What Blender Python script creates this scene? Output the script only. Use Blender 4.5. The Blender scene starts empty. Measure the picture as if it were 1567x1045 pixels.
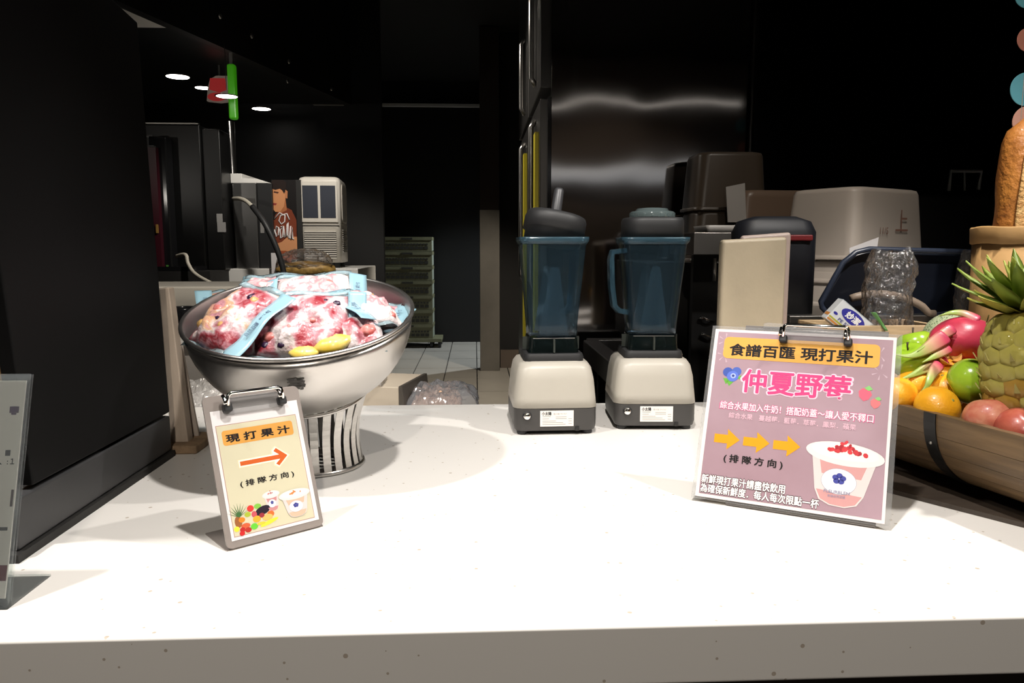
import bpy, bmesh, math, random
from mathutils import Vector, Matrix, noise

# ------------------------------------------------------------------ camera, world, lights, exposure
scene = bpy.context.scene
COL = scene.collection
FPX, PITCH, YAW = 1150.0, math.radians(7.05), math.radians(2.8)
CAM = Vector((0, 0, 1.32))
cd = bpy.data.cameras.new('camera'); cam = bpy.data.objects.new('camera', cd); COL.objects.link(cam)
cd.sensor_width = 36; cd.lens = FPX / 1567 * 36; cd.clip_start = .02
cam.location = CAM
cam.rotation_euler = (math.pi / 2 - PITCH, 0, -YAW)
scene.camera = cam
scene.view_settings.view_transform = 'Standard'
scene.view_settings.look = 'None'
scene.view_settings.exposure = 0.0
scene.view_settings.gamma = 1.0
scene.view_settings.use_curve_mapping = False
scene.cycles.use_denoising = True
scene.cycles.sample_clamp_indirect = 4.0
scene.cycles.max_bounces = 8
scene.cycles.transparent_max_bounces = 24
scene.cycles.caustics_reflective = False
scene.cycles.caustics_refractive = False
w = bpy.data.worlds.new('world'); scene.world = w; w.use_nodes = True
w.node_tree.nodes['Background'].inputs[0].default_value = (.9, .85, .8, 1)
w.node_tree.nodes['Background'].inputs[1].default_value = .004

def spot(name, loc, target, watts, angle, blend, rad=.035, color=(1, .955, .90)):
    d = bpy.data.lights.new(name, 'SPOT'); d.energy = watts; d.spot_size = math.radians(angle); d.spot_blend = blend
    d.shadow_soft_size = rad; d.color = color
    o = bpy.data.objects.new(name, d); COL.objects.link(o); o.location = loc
    o.rotation_euler = (Vector(target) - Vector(loc)).to_track_quat('-Z', 'Y').to_euler()
    return o
# the ceiling spotlights over the serving counter, then added fill lights
spot('counter_spot_a', (-.95, .82, 2.70), (-.35, 1.28, .9), 95, 62, .5)
spot('counter_spot_b', (.12, .74, 2.70), (.10, 1.20, .9), 120, 66, .5)
spot('counter_spot_c', (1.30, .92, 2.70), (.80, 1.32, .9), 112, 78, .5)
spot('front_fill', (-.1, -1.2, 2.95), (-.12, .9, .9), 112, 66, .6, .035, (1, .91, .80))  # unseen front fill, added to light the counter fascia
spot('hall_wall_fill', (1.3, -1.6, 3.3), (1.6, -3.5, 1.5), 40, 80, .7, .05, (1, .9, .78))  # added so the hall wall mirrors brown in the steel panel
spot('bread_fill', (1.10, .85, 2.75), (1.36, 1.80, 1.35), 55, 34, .6)  # unseen fill, added to brighten the bread and its bag
# kitchen lamps further back, with unseen fill lights added among them
spot('kitchen_spot', (1.5, 9.5, 2.9), (-.3, 9.3, 0), 330, 80, .6, .08, (.85, .94, 1))
spot('kitchen_spot_near', (1.3, 5.6, 2.75), (-.1, 6.9, 0), 230, 80, .6, .08, (1, .9, .75))
spot('aisle_fill', (-.9, 3.4, 2.9), (.29, 3.6, 1.5), 80, 60, .6, .05, (1, .93, .84))  # added fill for the refrigerator doors and their yellow strips
spot('machine_spot', (-.75, 3.9, 2.4), (-1.25, 5.0, 1.4), 70, 70, .5, .05, (1, .94, .85))
spot('storage_spot', (.95, 1.55, 2.75), (1.10, 2.4, 1.15), 34, 60, .6, .05, (1, .92, .82))
spot('prep_fill', (-.45, 1.75, 2.7), (-.92, 2.6, 1.0), 100, 56, .6, .05, (1, .93, .84))  # added to brighten the cream unit left of the bowl
spot('ceiling_bounce_fill', (-2.6, 2.6, 1.75), (-2.0, 3.2, 2.46), 12, 110, .6, .05, (1, .93, .84))  # added behind the cabinet, imitates bounce light on the pale ceiling strip

# ------------------------------------------------------------------ helpers
FW = Vector((math.sin(YAW) * math.cos(PITCH), math.cos(YAW) * math.cos(PITCH), -math.sin(PITCH)))
RT = Vector((math.cos(YAW), -math.sin(YAW), 0)); UP = RT.cross(FW)
def ray(u, v): return FW + RT * ((u - 783.5) / FPX) - UP * ((v - 522.5) / FPX)
def PZ(u, v, z): d = ray(u, v); return CAM + d * ((z - CAM.z) / d.z)
def PY(u, v, y): d = ray(u, v); return CAM + d * (y / d.y)
def PX(u, v, x): d = ray(u, v); return CAM + d * (x / d.x)
R = math.radians
H = .90                                                   # counter top

class MB:
    def __init__(s): s.v = []; s.f = []
    def add(s, vs, fs, M=None):
        b = len(s.v)
        s.v += [tuple(M @ Vector(p)) if M is not None else tuple(p) for p in vs]
        s.f += [tuple(i + b for i in f) for f in fs]; return s
    def box(s, c, d, M=None):
        x, y, z = c; a, b, e = d[0] / 2, d[1] / 2, d[2] / 2
        vs = [(x+i*a, y+j*b, z+k*e) for k in (-1, 1) for j in (-1, 1) for i in (-1, 1)]
        return s.add(vs, [(0,2,3,1),(4,5,7,6),(0,1,5,4),(2,6,7,3),(0,4,6,2),(1,3,7,5)], M)
    def box2(s, lo, hi, M=None):
        return s.box([(a+b)/2 for a, b in zip(lo, hi)], [b-a for a, b in zip(lo, hi)], M)
    def prism(s, pts, z0, z1, M=None, taper=1.0):
        n = len(pts); cx = sum(p[0] for p in pts)/n; cy = sum(p[1] for p in pts)/n
        vs = [(p[0], p[1], z0) for p in pts] + [(cx+(p[0]-cx)*taper, cy+(p[1]-cy)*taper, z1) for p in pts]
        return s.add(vs, [tuple(range(n-1, -1, -1)), tuple(range(n, 2*n))] + [(i, (i+1) % n, n+(i+1) % n, n+i) for i in range(n)], M)
    def lathe(s, prof, n=32, M=None, a0=0, a1=2*math.pi):
        full = abs(a1-a0-2*math.pi) < 1e-6; m = n if full else n+1
        vs = [(r*math.cos(a0+(a1-a0)*k/n), r*math.sin(a0+(a1-a0)*k/n), z) for r, z in prof for k in range(m)]
        fs = [(i*m+k, i*m+(k+1) % m, (i+1)*m+(k+1) % m, (i+1)*m+k) for i in range(len(prof)-1) for k in range(n)]
        if full and prof[0][0] > 1e-5: pass
        return s.add(vs, fs, M)
    def loft(s, rings, cap0=True, cap1=True, M=None, closed=True):
        n = len(rings[0]); vs = [p for r in rings for p in r]
        fs = [(i*n+k, i*n+(k+1) % n, (i+1)*n+(k+1) % n, (i+1)*n+k) for i in range(len(rings)-1) for k in range(n if closed else n-1)]
        if cap0: fs.append(tuple(range(n-1, -1, -1)))
        if cap1: fs.append(tuple((len(rings)-1)*n+k for k in range(n)))
        return s.add(vs, fs, M)
    def tube(s, path, r, n=8, M=None, cap=True, closed=False):
        P = [Vector(p) for p in path]; rings = []; N = len(P); up = None
        for i, p in enumerate(P):
            t = (P[(i+1) % N] - P[i-1]) if closed else (P[min(i+1, N-1)] - P[max(i-1, 0)])
            t.normalize()
            if up is None: up = t.orthogonal()
            up = (up - t*up.dot(t)).normalized(); b = t.cross(up)
            rr = r[i] if isinstance(r, (list, tuple)) else r
            rings.append([p + (up*math.cos(2*math.pi*k/n) + b*math.sin(2*math.pi*k/n))*rr for k in range(n)])
        if closed: rings.append(rings[0])
        return s.loft(rings, cap and not closed, cap and not closed, M)
    def grid(s, fn, nu, nv, M=None):
        vs = [fn(i/nu, j/nv) for j in range(nv+1) for i in range(nu+1)]
        return s.add(vs, [(j*(nu+1)+i, j*(nu+1)+i+1, (j+1)*(nu+1)+i+1, (j+1)*(nu+1)+i) for j in range(nv) for i in range(nu)], M)
    def sphere(s, c, r, nu=20, nv=12, M=None, fn=None):
        r = r if isinstance(r, (list, tuple)) else (r, r, r)
        vs = []
        for j in range(nv+1):
            th = math.pi*j/nv
            for i in range(nu):
                ph = 2*math.pi*i/nu
                d = Vector((math.sin(th)*math.cos(ph), math.sin(th)*math.sin(ph), math.cos(th)))
                k = fn(d) if fn else 1
                vs.append((c[0]+d.x*r[0]*k, c[1]+d.y*r[1]*k, c[2]+d.z*r[2]*k))
        return s.add(vs, [(j*nu+i, (j+1)*nu+i, (j+1)*nu+(i+1) % nu, j*nu+(i+1) % nu) for j in range(nv) for i in range(nu)], M)
    def mesh(s, name, mat, smooth=False):
        me = bpy.data.meshes.new(name); me.from_pydata(s.v, [], s.f)
        bm = bmesh.new(); bm.from_mesh(me)
        bmesh.ops.remove_doubles(bm, verts=bm.verts, dist=1e-6)
        bmesh.ops.recalc_face_normals(bm, faces=bm.faces)
        bm.to_mesh(me); bm.free()
        if mat: me.materials.append(mat)
        if smooth:
            me.polygons.foreach_set('use_smooth', [True]*len(me.polygons))
        me.update(); return me
    def build(s, name, mat, parent=None, smooth=False, bevel=0, seg=2, subsurf=0, solid=0, auto=None):
        o = bpy.data.objects.new(name, s.mesh(name, mat, smooth or bevel > 0)); COL.objects.link(o)
        if parent: o.parent = parent
        if solid:
            m = o.modifiers.new('solid', 'SOLIDIFY'); m.thickness = solid; m.offset = 0
        if subsurf:
            m = o.modifiers.new('sub', 'SUBSURF'); m.levels = m.render_levels = subsurf
        if bevel:
            m = o.modifiers.new('bev', 'BEVEL'); m.width = bevel; m.segments = seg; m.limit_method = 'ANGLE'; m.angle_limit = R(35)
            m.harden_normals = True
        return o

def tag(o, label=None, cat=None, group=None, kind=None):
    if label: o['label'] = label
    if cat: o['category'] = cat
    if group: o['group'] = group
    if kind: o['kind'] = kind
    return o
def empty(name, loc=(0, 0, 0), rz=0, M=None, label=None, cat=None, group=None):
    o = bpy.data.objects.new(name, None); COL.objects.link(o); o.empty_display_size = .05
    if M is not None: o.matrix_world = M
    else: o.location = loc; o.rotation_euler = (0, 0, rz)
    return tag(o, label, cat, group)
def copy_obj(o, parent=None, M=None):
    c = o.copy(); COL.objects.link(c)
    c.parent = parent
    if M is not None: c.matrix_local = M
    return c
def frame(o, x, y, z): # matrix from origin and three axes
    return Matrix(((x[0], y[0], z[0], o[0]), (x[1], y[1], z[1], o[1]), (x[2], y[2], z[2], o[2]), (0, 0, 0, 1)))
def rrect(w, h, r, n=5, cx=0, cy=0):
    pts = []
    for sx, sy, a0 in ((1, 1, 0), (-1, 1, 90), (-1, -1, 180), (1, -1, 270)):
        for k in range(n+1):
            a = R(a0 + 90*k/n); pts.append((cx + sx*(w/2-r) + r*math.cos(a), cy + sy*(h/2-r) + r*math.sin(a)))
    return pts
def rr3(w, h, r, z, n=5, cx=0, cy=0): return [(x, y, z) for x, y in rrect(w, h, r, n, cx, cy)]
def ell(cx, cy, rx, ry, n=28, a=0):
    return [(cx + rx*math.cos(t)*math.cos(a) - ry*math.sin(t)*math.sin(a), cy + rx*math.cos(t)*math.sin(a) + ry*math.sin(t)*math.cos(a)) for t in [2*math.pi*k/n for k in range(n)]]

# ---- materials
MATS = {}
def mat(name, col, rough=.5, metal=0, var=0, vscale=20, bump=0, bscale=60, coat=0, alpha=None, emit=None, estr=0, spec=.5, stretch=None, sss=0, col2=None, trans=0):
    if name in MATS: return MATS[name]
    m = bpy.data.materials.new(name); m.use_nodes = True; nt = m.node_tree; b = nt.nodes['Principled BSDF']
    c = (*col, 1)
    b.inputs['Base Color'].default_value = c; b.inputs['Roughness'].default_value = rough; b.inputs['Metallic'].default_value = metal
    b.inputs['Specular IOR Level'].default_value = spec
    if coat: b.inputs['Coat Weight'].default_value = coat; b.inputs['Coat Roughness'].default_value = .08
    if trans: b.inputs['Transmission Weight'].default_value = trans
    if sss:
        b.inputs['Subsurface Weight'].default_value = sss; b.inputs['Subsurface Radius'].default_value = (.01, .006, .004); b.inputs['Subsurface Scale'].default_value = 1
    if emit: b.inputs['Emission Color'].default_value = (*emit, 1); b.inputs['Emission Strength'].default_value = estr
    if var or bump:
        tc = nt.nodes.new('ShaderNodeTexCoord'); mp = nt.nodes.new('ShaderNodeMapping'); nt.links.new(tc.outputs['Object'], mp.inputs[0])
        if stretch: mp.inputs['Scale'].default_value = stretch
        if var:
            n = nt.nodes.new('ShaderNodeTexNoise'); n.inputs['Scale'].default_value = vscale; n.inputs['Detail'].default_value = 5
            nt.links.new(mp.outputs[0], n.inputs[0])
            cr = nt.nodes.new('ShaderNodeValToRGB'); cr.color_ramp.elements[0].position = .3; cr.color_ramp.elements[1].position = .7
            d = col2 or tuple(max(0, x*(1-var)) for x in col)
            cr.color_ramp.elements[0].color = (*d, 1); cr.color_ramp.elements[1].color = c
            nt.links.new(n.outputs['Fac'], cr.inputs[0]); nt.links.new(cr.outputs[0], b.inputs['Base Color'])
        if bump:
            n2 = nt.nodes.new('ShaderNodeTexNoise'); n2.inputs['Scale'].default_value = bscale; n2.inputs['Detail'].default_value = 4
            nt.links.new(mp.outputs[0], n2.inputs[0])
            bp = nt.nodes.new('ShaderNodeBump'); bp.inputs['Strength'].default_value = bump; bp.inputs['Distance'].default_value = .01
            nt.links.new(n2.outputs['Fac'], bp.inputs['Height']); nt.links.new(bp.outputs[0], b.inputs['Normal'])
    MATS[name] = m; return m
def clear(name, tint, haze=.12, haze_col=(.8, .85, .9), rough=.08, bump=0, bscale=40, gloss=1.0):
    """clear or tinted plastic: see-through, with a Fresnel gloss and a little milkiness"""
    if name in MATS: return MATS[name]
    m = bpy.data.materials.new(name); m.use_nodes = True; nt = m.node_tree; nt.nodes.clear()
    out = nt.nodes.new('ShaderNodeOutputMaterial'); tr = nt.nodes.new('ShaderNodeBsdfTransparent'); tr.inputs[0].default_value = (*tint, 1)
    df = nt.nodes.new('ShaderNodeBsdfDiffuse'); df.inputs[0].default_value = (*haze_col, 1)
    gl = nt.nodes.new('ShaderNodeBsdfGlossy'); gl.inputs['Roughness'].default_value = rough
    mx = nt.nodes.new('ShaderNodeMixShader'); mx.inputs[0].default_value = haze
    nt.links.new(tr.outputs[0], mx.inputs[1]); nt.links.new(df.outputs[0], mx.inputs[2])
    fr = nt.nodes.new('ShaderNodeLayerWeight'); fr.inputs['Blend'].default_value = .28
    ml = nt.nodes.new('ShaderNodeMath'); ml.operation = 'MULTIPLY'; ml.inputs[1].default_value = gloss; nt.links.new(fr.outputs['Fresnel'], ml.inputs[0]); ml.use_clamp = True
    m2 = nt.nodes.new('ShaderNodeMixShader'); nt.links.new(ml.outputs[0], m2.inputs[0]); nt.links.new(mx.outputs[0], m2.inputs[1]); nt.links.new(gl.outputs[0], m2.inputs[2])
    if bump:
        tc = nt.nodes.new('ShaderNodeTexCoord'); n2 = nt.nodes.new('ShaderNodeTexNoise'); n2.inputs['Scale'].default_value = bscale; n2.inputs['Detail'].default_value = 3
        nt.links.new(tc.outputs['Object'], n2.inputs[0]); bp = nt.nodes.new('ShaderNodeBump'); bp.inputs['Strength'].default_value = bump; bp.inputs['Distance'].default_value = .01
        nt.links.new(n2.outputs['Fac'], bp.inputs['Height'])
        for x in (gl, fr): nt.links.new(bp.outputs[0], x.inputs['Normal'])
    nt.links.new(m2.outputs[0], out.inputs[0]); MATS[name] = m; return m
def ink(name, col): return mat('ink_'+name, col, .6, spec=.2)

def text_mesh(body, bold=0.0):
    c = bpy.data.curves.new('lettering', 'FONT'); c.body = body; c.align_x = 'CENTER'; c.resolution_u = 2
    o = bpy.data.objects.new('lettering', c); COL.objects.link(o)
    dg = bpy.context.evaluated_depsgraph_get(); dg.update()
    me = bpy.data.meshes.new_from_object(o.evaluated_get(dg))
    bpy.data.objects.remove(o); bpy.data.curves.remove(c)
    if bold:      # heavier strokes: the same outlines laid down again around the first
        bm = bmesh.new(); n = 8 if bold < .05 else 12
        vs = [v.co.copy() for v in me.vertices]; fs = [tuple(p.vertices) for p in me.polygons]
        V, F_ = [], []
        for k in range(n+1):
            dx, dy = (0, 0) if k == n else (bold*math.cos(2*math.pi*k/n), bold*math.sin(2*math.pi*k/n))
            b = len(V); V += [(p.x+dx, p.y+dy, k*1e-5) for p in vs]; F_ += [tuple(i+b for i in f) for f in fs]
        bm.free(); me = bpy.data.meshes.new('lettering'); me.from_pydata(V, [], F_); me.update()
    return me
def text(name, body, parent, cx, cy, cz, m, h=None, w=None, bold=0.0, M=None, sx=1.0, label=None):
    """flat lettering centred on (cx, cy) of the parent's plane; w = width, h = em height"""
    me = text_mesh(body, bold); xs = [v.co.x for v in me.vertices]; ys = [v.co.y for v in me.vertices]
    if not xs: return None
    W = max(xs)-min(xs); mx_ = (max(xs)+min(xs))/2; my_ = (max(ys)+min(ys))/2
    s = h if h else w/W
    kx = (w/W) if w else s*sx
    for v in me.vertices: v.co = Vector(((v.co.x-mx_)*kx, (v.co.y-my_)*s, v.co.z*.3))
    me.materials.clear(); me.materials.append(m); me.name = name
    o = bpy.data.objects.new(name, me); COL.objects.link(o); o.parent = parent
    o.matrix_local = (M if M is not None else Matrix()) @ Matrix.Translation((cx, cy, cz))
    if label: o['label'] = label
    return o
def flat(name, pts, z, m, parent, t=.0001):
    return MB().prism(pts, z-t, z).build(name, m, parent)
# ------------------------------------------------------------------ shared materials
def counter_material():
    m = mat('solid_surface', (.84, .81, .77), .32, spec=.4); nt = m.node_tree; b = nt.nodes['Principled BSDF']
    tc = nt.nodes.new('ShaderNodeTexCoord'); vo = nt.nodes.new('ShaderNodeTexVoronoi'); vo.inputs['Scale'].default_value = 62
    nt.links.new(tc.outputs['Object'], vo.inputs['Vector'])
    sep = nt.nodes.new('ShaderNodeSeparateColor'); nt.links.new(vo.outputs['Color'], sep.inputs[0])
    # a speck in some cells only, of varying size
    th = nt.nodes.new('ShaderNodeMath'); th.operation = 'MULTIPLY_ADD'; th.inputs[1].default_value = .50; th.inputs[2].default_value = -.31
    nt.links.new(sep.outputs[0], th.inputs[0])
    lt = nt.nodes.new('ShaderNodeMath'); lt.operation = 'LESS_THAN'; nt.links.new(vo.outputs['Distance'], lt.inputs[0]); nt.links.new(th.outputs[0], lt.inputs[1])
    mx = nt.nodes.new('ShaderNodeMix'); mx.data_type = 'RGBA'; mx.inputs[6].default_value = (.84, .81, .77, 1); mx.inputs[7].default_value = (.50, .43, .36, 1)
    nt.links.new(lt.outputs[0], mx.inputs[0]); nt.links.new(mx.outputs[2], b.inputs['Base Color']); return m
M_counter = counter_material()
M_black = mat('black_panel', (.006, .006, .0063), .6, var=.2, vscale=5, spec=.12)
M_blackgl = mat('black_gloss', (.010, .010, .011), .12)
M_dark = mat('dark_paint', (.012, .011, .010), .7)
M_rubber = mat('black_rubber', (.016, .016, .017), .55)
M_charcoal = mat('charcoal_plastic', (.048, .045, .043), .45)
M_cream = mat('cream_plastic', (.44, .41, .355), .38, bump=.04, bscale=600)
M_white = mat('white_plastic', (.80, .78, .74), .4)
M_steel = mat('brushed_steel', (.62, .60, .57), .28, 1, var=.12, vscale=30, bump=.03, bscale=200, stretch=(1, 1, 8))
M_steel_dark = mat('dull_steel', (.34, .32, .30), .34, 1, var=.2, vscale=8)
M_chrome = mat('chrome', (.85, .84, .82), .08, 1)
M_paper = mat('white_paper', (.70, .67, .67), .55)
M_wood = mat('oak_wood', (.18, .11, .052), .5, var=.45, vscale=6, bump=.1, bscale=40, stretch=(14, 1.2, 14), col2=(.10, .06, .027))
M_woodlight = mat('pale_wood', (.60, .43, .25), .55, var=.3, vscale=7, stretch=(2, 14, 14))
M_clear = clear('clear_acrylic', (.93, .95, .94), .05)
M_film = clear('crinkled_film', (.86, .84, .84), .05, (.75, .72, .7), .17, bump=1.0, bscale=75, gloss=2.6)
M_sleeve = clear('laminate_sleeve', (.95, .95, .95), .10, (.9, .9, .9), .12)

# ------------------------------------------------------------------ the setting
def struct(name, mb, m, **k):
    o = mb.build(name, m, **k); o['kind'] = 'structure'; return o
floor = struct('floor', MB().box2((-4, -3.5, -.06), (4, 10.8, -.008)), mat('grout', (.05, .045, .04), .8))
M_tile = mat('floor_tile', (.50, .46, .40), .35, var=.14, vscale=3)
TW, TD = .34, .70
tile_me = MB().box2((0, 0, -.01), (TW-.012, TD-.012, 0)).mesh('floor_tile', M_tile)
for j in range(8):
    for i in range(-6, 3):
        y = 5.5+j*TD
        if y > 10.6: continue
        t = bpy.data.objects.new('floor_tile', tile_me); COL.objects.link(t); t.parent = floor
        t.location = (.02+i*TW, y, random.Random(i*31+j).uniform(-.0006, .0006))
struct('wall_back', MB().box2((-4, 10.75, 0), (4, 10.9, 3.6)), mat('black_wall', (.010, .0095, .009), .6, var=.3, vscale=2))
struct('baseboard_back', MB().box2((-.9, 10.71, 0), (.6, 10.748, .16)), mat('grey_base', (.30, .28, .26), .5), bevel=.004)
struct('wall_left', MB().box2((-4.1, -3.5, 0), (-4, 10.8, 3.6)), M_dark)
struct('wall_right', MB().box2((4, -3.5, 0), (4.1, 10.8, 3.6)), M_dark)
struct('wall_front', MB().box2((-4, -3.6, 0), (4, -3.5, 3.6)), mat('hall_wall', (.16, .12, .09), .7))
struct('ceiling', MB().box2((-4, -3.5, 3.6), (4, 10.8, 3.7)), M_dark)
# the pale rail over the dark rear door
rl, rr_ = PY(578, 159, 10.55), PY(731, 159, 10.55)
d1 = struct('door_1', MB().box2((rl.x+.02, 10.64, 0), (rr_.x+.9, 10.745, rl.z-.02)), mat('black_door', (.009, .0085, .008), .5))
o = MB().box2((rl.x, 10.60, rl.z-.022), (rr_.x+.3, 10.74, rl.z+.022)).build('door_rail', mat('rail_grey', (.75, .74, .71), .4), d1, bevel=.004)
# steel-clad corner post
pl, pr = PZ(736, 567, 0), PZ(764, 567, 0)
zt = PY(750, 321, 8.09).z
t1 = struct('trim_1', MB().box2((pl.x, 8.09, 0), (pr.x, 8.30, 3.59)), mat('brown_post', (.032, .018, .012), .6))
MB().box2((pl.x-.006, 8.08, .0), (pr.x+.006, 8.305, zt)).build('steel_cladding', mat('post_steel', (.26, .24, .21), .5, .7, var=.25, vscale=3), t1, bevel=.004)
# partition right of the post, up to the tall steel cabinet
struct('wall_inner', MB().box2((pr.x+.01, 8.32, 0), (2.6, 8.42, 3.59)), mat('brown_black', (.006, .005, .0045), .7))
b_ = MB().box2((pr.x+.02, 8.27, 0), (2.6, 8.318, .2)); struct('baseboard_right', b_, mat('brown_base', (.12, .09, .07), .6))

# counter: solid-surface slab with a thick front edge on a dark plinth
counter = empty('serving_counter', (0, .79, 0), label='white speckled solid-surface serving counter across the foreground', cat='counter')
def loc(o, p):   # keep world placement under a translated parent
    o.location = -Vector(p); return o
loc(MB().box2((-1.9, .79, .828), (1.9, 2.01, H)).build('worktop', M_counter, counter, bevel=.004, seg=3), (0, .79, 0))
loc(MB().box2((-1.88, .84, 0), (1.88, 1.96, .827)).build('plinth', mat('plinth_brown', (.10, .075, .06), .6), counter), (0, .79, 0))

# ceiling over the left-hand machines: pale strip near, black gloss panel beyond, hung beam on its right
ZC = 2.46
A, B = PZ(258, 43, ZC), PZ(527, 160, ZC)
A0 = A + (A-B)*.9
ML = mat('black_gloss_ceiling', (.012, .013, .013), .42, var=.3, vscale=3)
pg = [(A.x, A.y), (B.x, B.y), (-3.9, B.y), (-3.9, A.y)]
soff = struct('ceiling_soffit', MB().prism(pg, ZC, ZC+.03), ML)
struct('ceiling_strip', MB().prism([(A0.x, A0.y), (A.x, A.y-.004), (-3.9, A.y-.004), (-3.9, A0.y)], ZC, ZC+.03), mat('pale_ceiling', (.80, .76, .70), .8))
dirb = (B-A).normalized(); nb = Vector((dirb.y, -dirb.x, 0))
P0, P1 = A0, B
beam = tag(MB().prism([(P0.x, P0.y), (P1.x, P1.y), (P1.x+nb.x*.06, P1.y+nb.y*.06), (P0.x+nb.x*.06, P0.y+nb.y*.06)], ZC-.004, 3.59).build('trim_2', mat('beam_black', (.008, .0075, .007), .5)), kind='structure')
for (u, v) in ((337, 25), (385, 55), (442, 94), (440, 124), (507, 136)):
    # bolt heads on the beam's right face
    d = ray(u, v); base = Vector((A.x, A.y, 0))+nb*.063
    tt = (base-CAM).dot(nb)/d.dot(nb); p = CAM+d*tt
    MB().lathe([(0, .008), (.012, .006), (.015, 0)], 10, frame(p, dirb, Vector((0, 0, 1)), nb)).build('bolt', M_steel, beam, smooth=True)
struct('wall_side', MB().box2((-3.9, 6.9, 0), (B.x+.21, 7.0, 3.59)), mat('black_fascia', (.005, .005, .0055), .5))
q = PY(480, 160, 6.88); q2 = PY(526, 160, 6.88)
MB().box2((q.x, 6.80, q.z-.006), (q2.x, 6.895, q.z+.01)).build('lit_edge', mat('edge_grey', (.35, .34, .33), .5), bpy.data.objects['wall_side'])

# recessed downlights in the black ceiling
M_lamp = mat('lamp_lens', (1, 1, 1), .3, emit=(1, .95, .88), estr=9)
for k, (u, v, txt) in enumerate(((272, 118, 'nearest the black cabinet'), (311, 135, 'left of the red emblem'), (347, 148, 'in front of the green strip'), (400, 167, 'rightmost, beyond the green strip'))):
    p = PZ(u, v, ZC-.004); r = .072 if k != 1 else .055
    if k == 2: p = PY(u, v, 4.50); r = .057
    e = empty('ceiling_downlight', p, label='round lit ceiling downlight, '+txt, cat='downlight', group='downlights over the drinks machines')
    MB().lathe([(r, .002), (r*1.12, 0), (r*1.14, .006)], 24).build('bezel', M_steel, e, smooth=True)
    MB().lathe([(0, .001), (r, .001)], 24).build('lens', M_lamp, e)
    if k == 2: MB().tube([(0, 0, .003), (0, 0, ZC-p.z-.001)], .002, 6).build('hanger', M_dark, e)
# hung glowing shapes, built in place of green and red sign reflections
YG = 4.62
p0, p1 = PY(346, 97, YG), PY(362, 182, YG)
e = empty('green_reflection', (p0.x, YG, p1.z), label='narrow vertical glowing green strip standing in for a sign reflected in the black ceiling', cat='sign')
gw, gh = p1.x-p0.x, p0.z-p1.z
MB().box2((0, 0, 0), (gw, .05, gh)).build('panel', mat('green_glow', (.02, .10, .004), .4, emit=(.07, .50, .01), estr=.24), e, bevel=.012)
MB().box2((gw*.3, .015, gh+.0005), (gw*.7, .035, max(gh+.003, ZC-p1.z-.002))).build('bracket', M_steel_dark, e)
c = PY(336, 139, 4.95)
e = empty('red_reflection', c, label='small red and cream rounded emblem standing in for a reflected sign, left of the green strip', cat='sign')
Mfs = frame((0, 0, 0), (1, 0, 0), (0, 0, 1), (0, -1, 0))
rs = 1/FPX*4.95
M_redglow = mat('red_emblem_face', (.45, .03, .03), .4, emit=(.5, .03, .03), estr=.30)
M_creamline = mat('emblem_outline', (.22, .16, .13), .5, emit=(.5, .4, .33), estr=.12)
MB().prism([(x*rs, y*rs) for x, y in ((-17,-16),(-15,2),(-11,15),(-2,20),(14,20),(16,-16),(2,-18))], 0, .03, Mfs).build('backing', M_creamline, e, bevel=.004)
MB().prism([(x*rs, y*rs) for x, y in ((-12,0),(-10,16),(11,16),(13,0),(2,-4))], .031, .036, Mfs).build('upper_face', M_redglow, e)
MB().prism(ell(-2*rs, -10*rs, 13*rs, 6*rs), .031, .036, Mfs).build('lower_face', M_redglow, e)
MB().tube([(0, .01, 20*rs), (0, .01, ZC-c.z-.002)], .008).build('hanger', M_steel_dark, e)
p = PY(362, 215, 5.7)
e = tag(MB().tube([(p.x, 5.6, PY(362, 186, 5.6).z), (p.x, 5.6, 0)], .022, 10).build('steel_pole', M_steel, smooth=True), 'thin steel pole below the green strip', 'pole')

# ------------------------------------------------------------------ tall black cabinet at the left
XC = -.62
n0, f0 = PX(22, 864, XC), PX(248, 705, XC)
seamz = (PX(55, 746, XC).z+PX(258, 633, XC).z)/2
ct = PX(212, 35, XC).z
cab = empty('drinks_cabinet', (XC, n0.y, H), label='tall matt black drinks machine cabinet at the left edge of the counter', cat='cabinet')
def cb(name, lo, hi, m, **k): return loc(MB().box2(lo, hi).build(name, m, cab, **k), (XC, n0.y, H))
FY = 1.528
cb('base_panel', (XC-.05, n0.y+.012, H+.012), (XC, FY, seamz-.003), mat('cabinet_grey', (.040, .040, .042), .5, var=.15, vscale=6), bevel=.004)
cb('foot_strip', (XC-.045, n0.y, H), (XC+.006, FY, H+.012), M_dark)
PA, PB = PX(51, 745, XC), PX(3, 421, XC)
side = [(PA.y, seamz+.003), (FY, seamz+.003), (FY, ct), (PB.y-.02, ct+.35), (PB.y+(PB.y-PA.y)*.5-.02, ct+.35), (PB.y, PB.z)]
side = [(PA.y, seamz+.003), (FY, seamz+.003), (FY-.045, ct), (PA.y-.10, ct+.06), (PB.y-.02, PB.z+.1), (PB.y, PB.z)]
loc(MB().prism(side, XC-.022, XC, frame((0, 0, 0), (0, 1, 0), (0, 0, 1), (1, 0, 0))).build('side_panel', M_black, cab, bevel=.003), (XC, n0.y, H))
cb('body', (XC-.55, 1.12, H+.015), (XC-.052, FY-.055, ct-.01), M_dark)
cb('wood_front', (XC-.55, 1.085, H+.02), (XC-.026, 1.118, ct-.3), mat('cabinet_wood', (.30, .17, .07), .5, var=.4, vscale=5, stretch=(1, 1, 6)))

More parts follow.
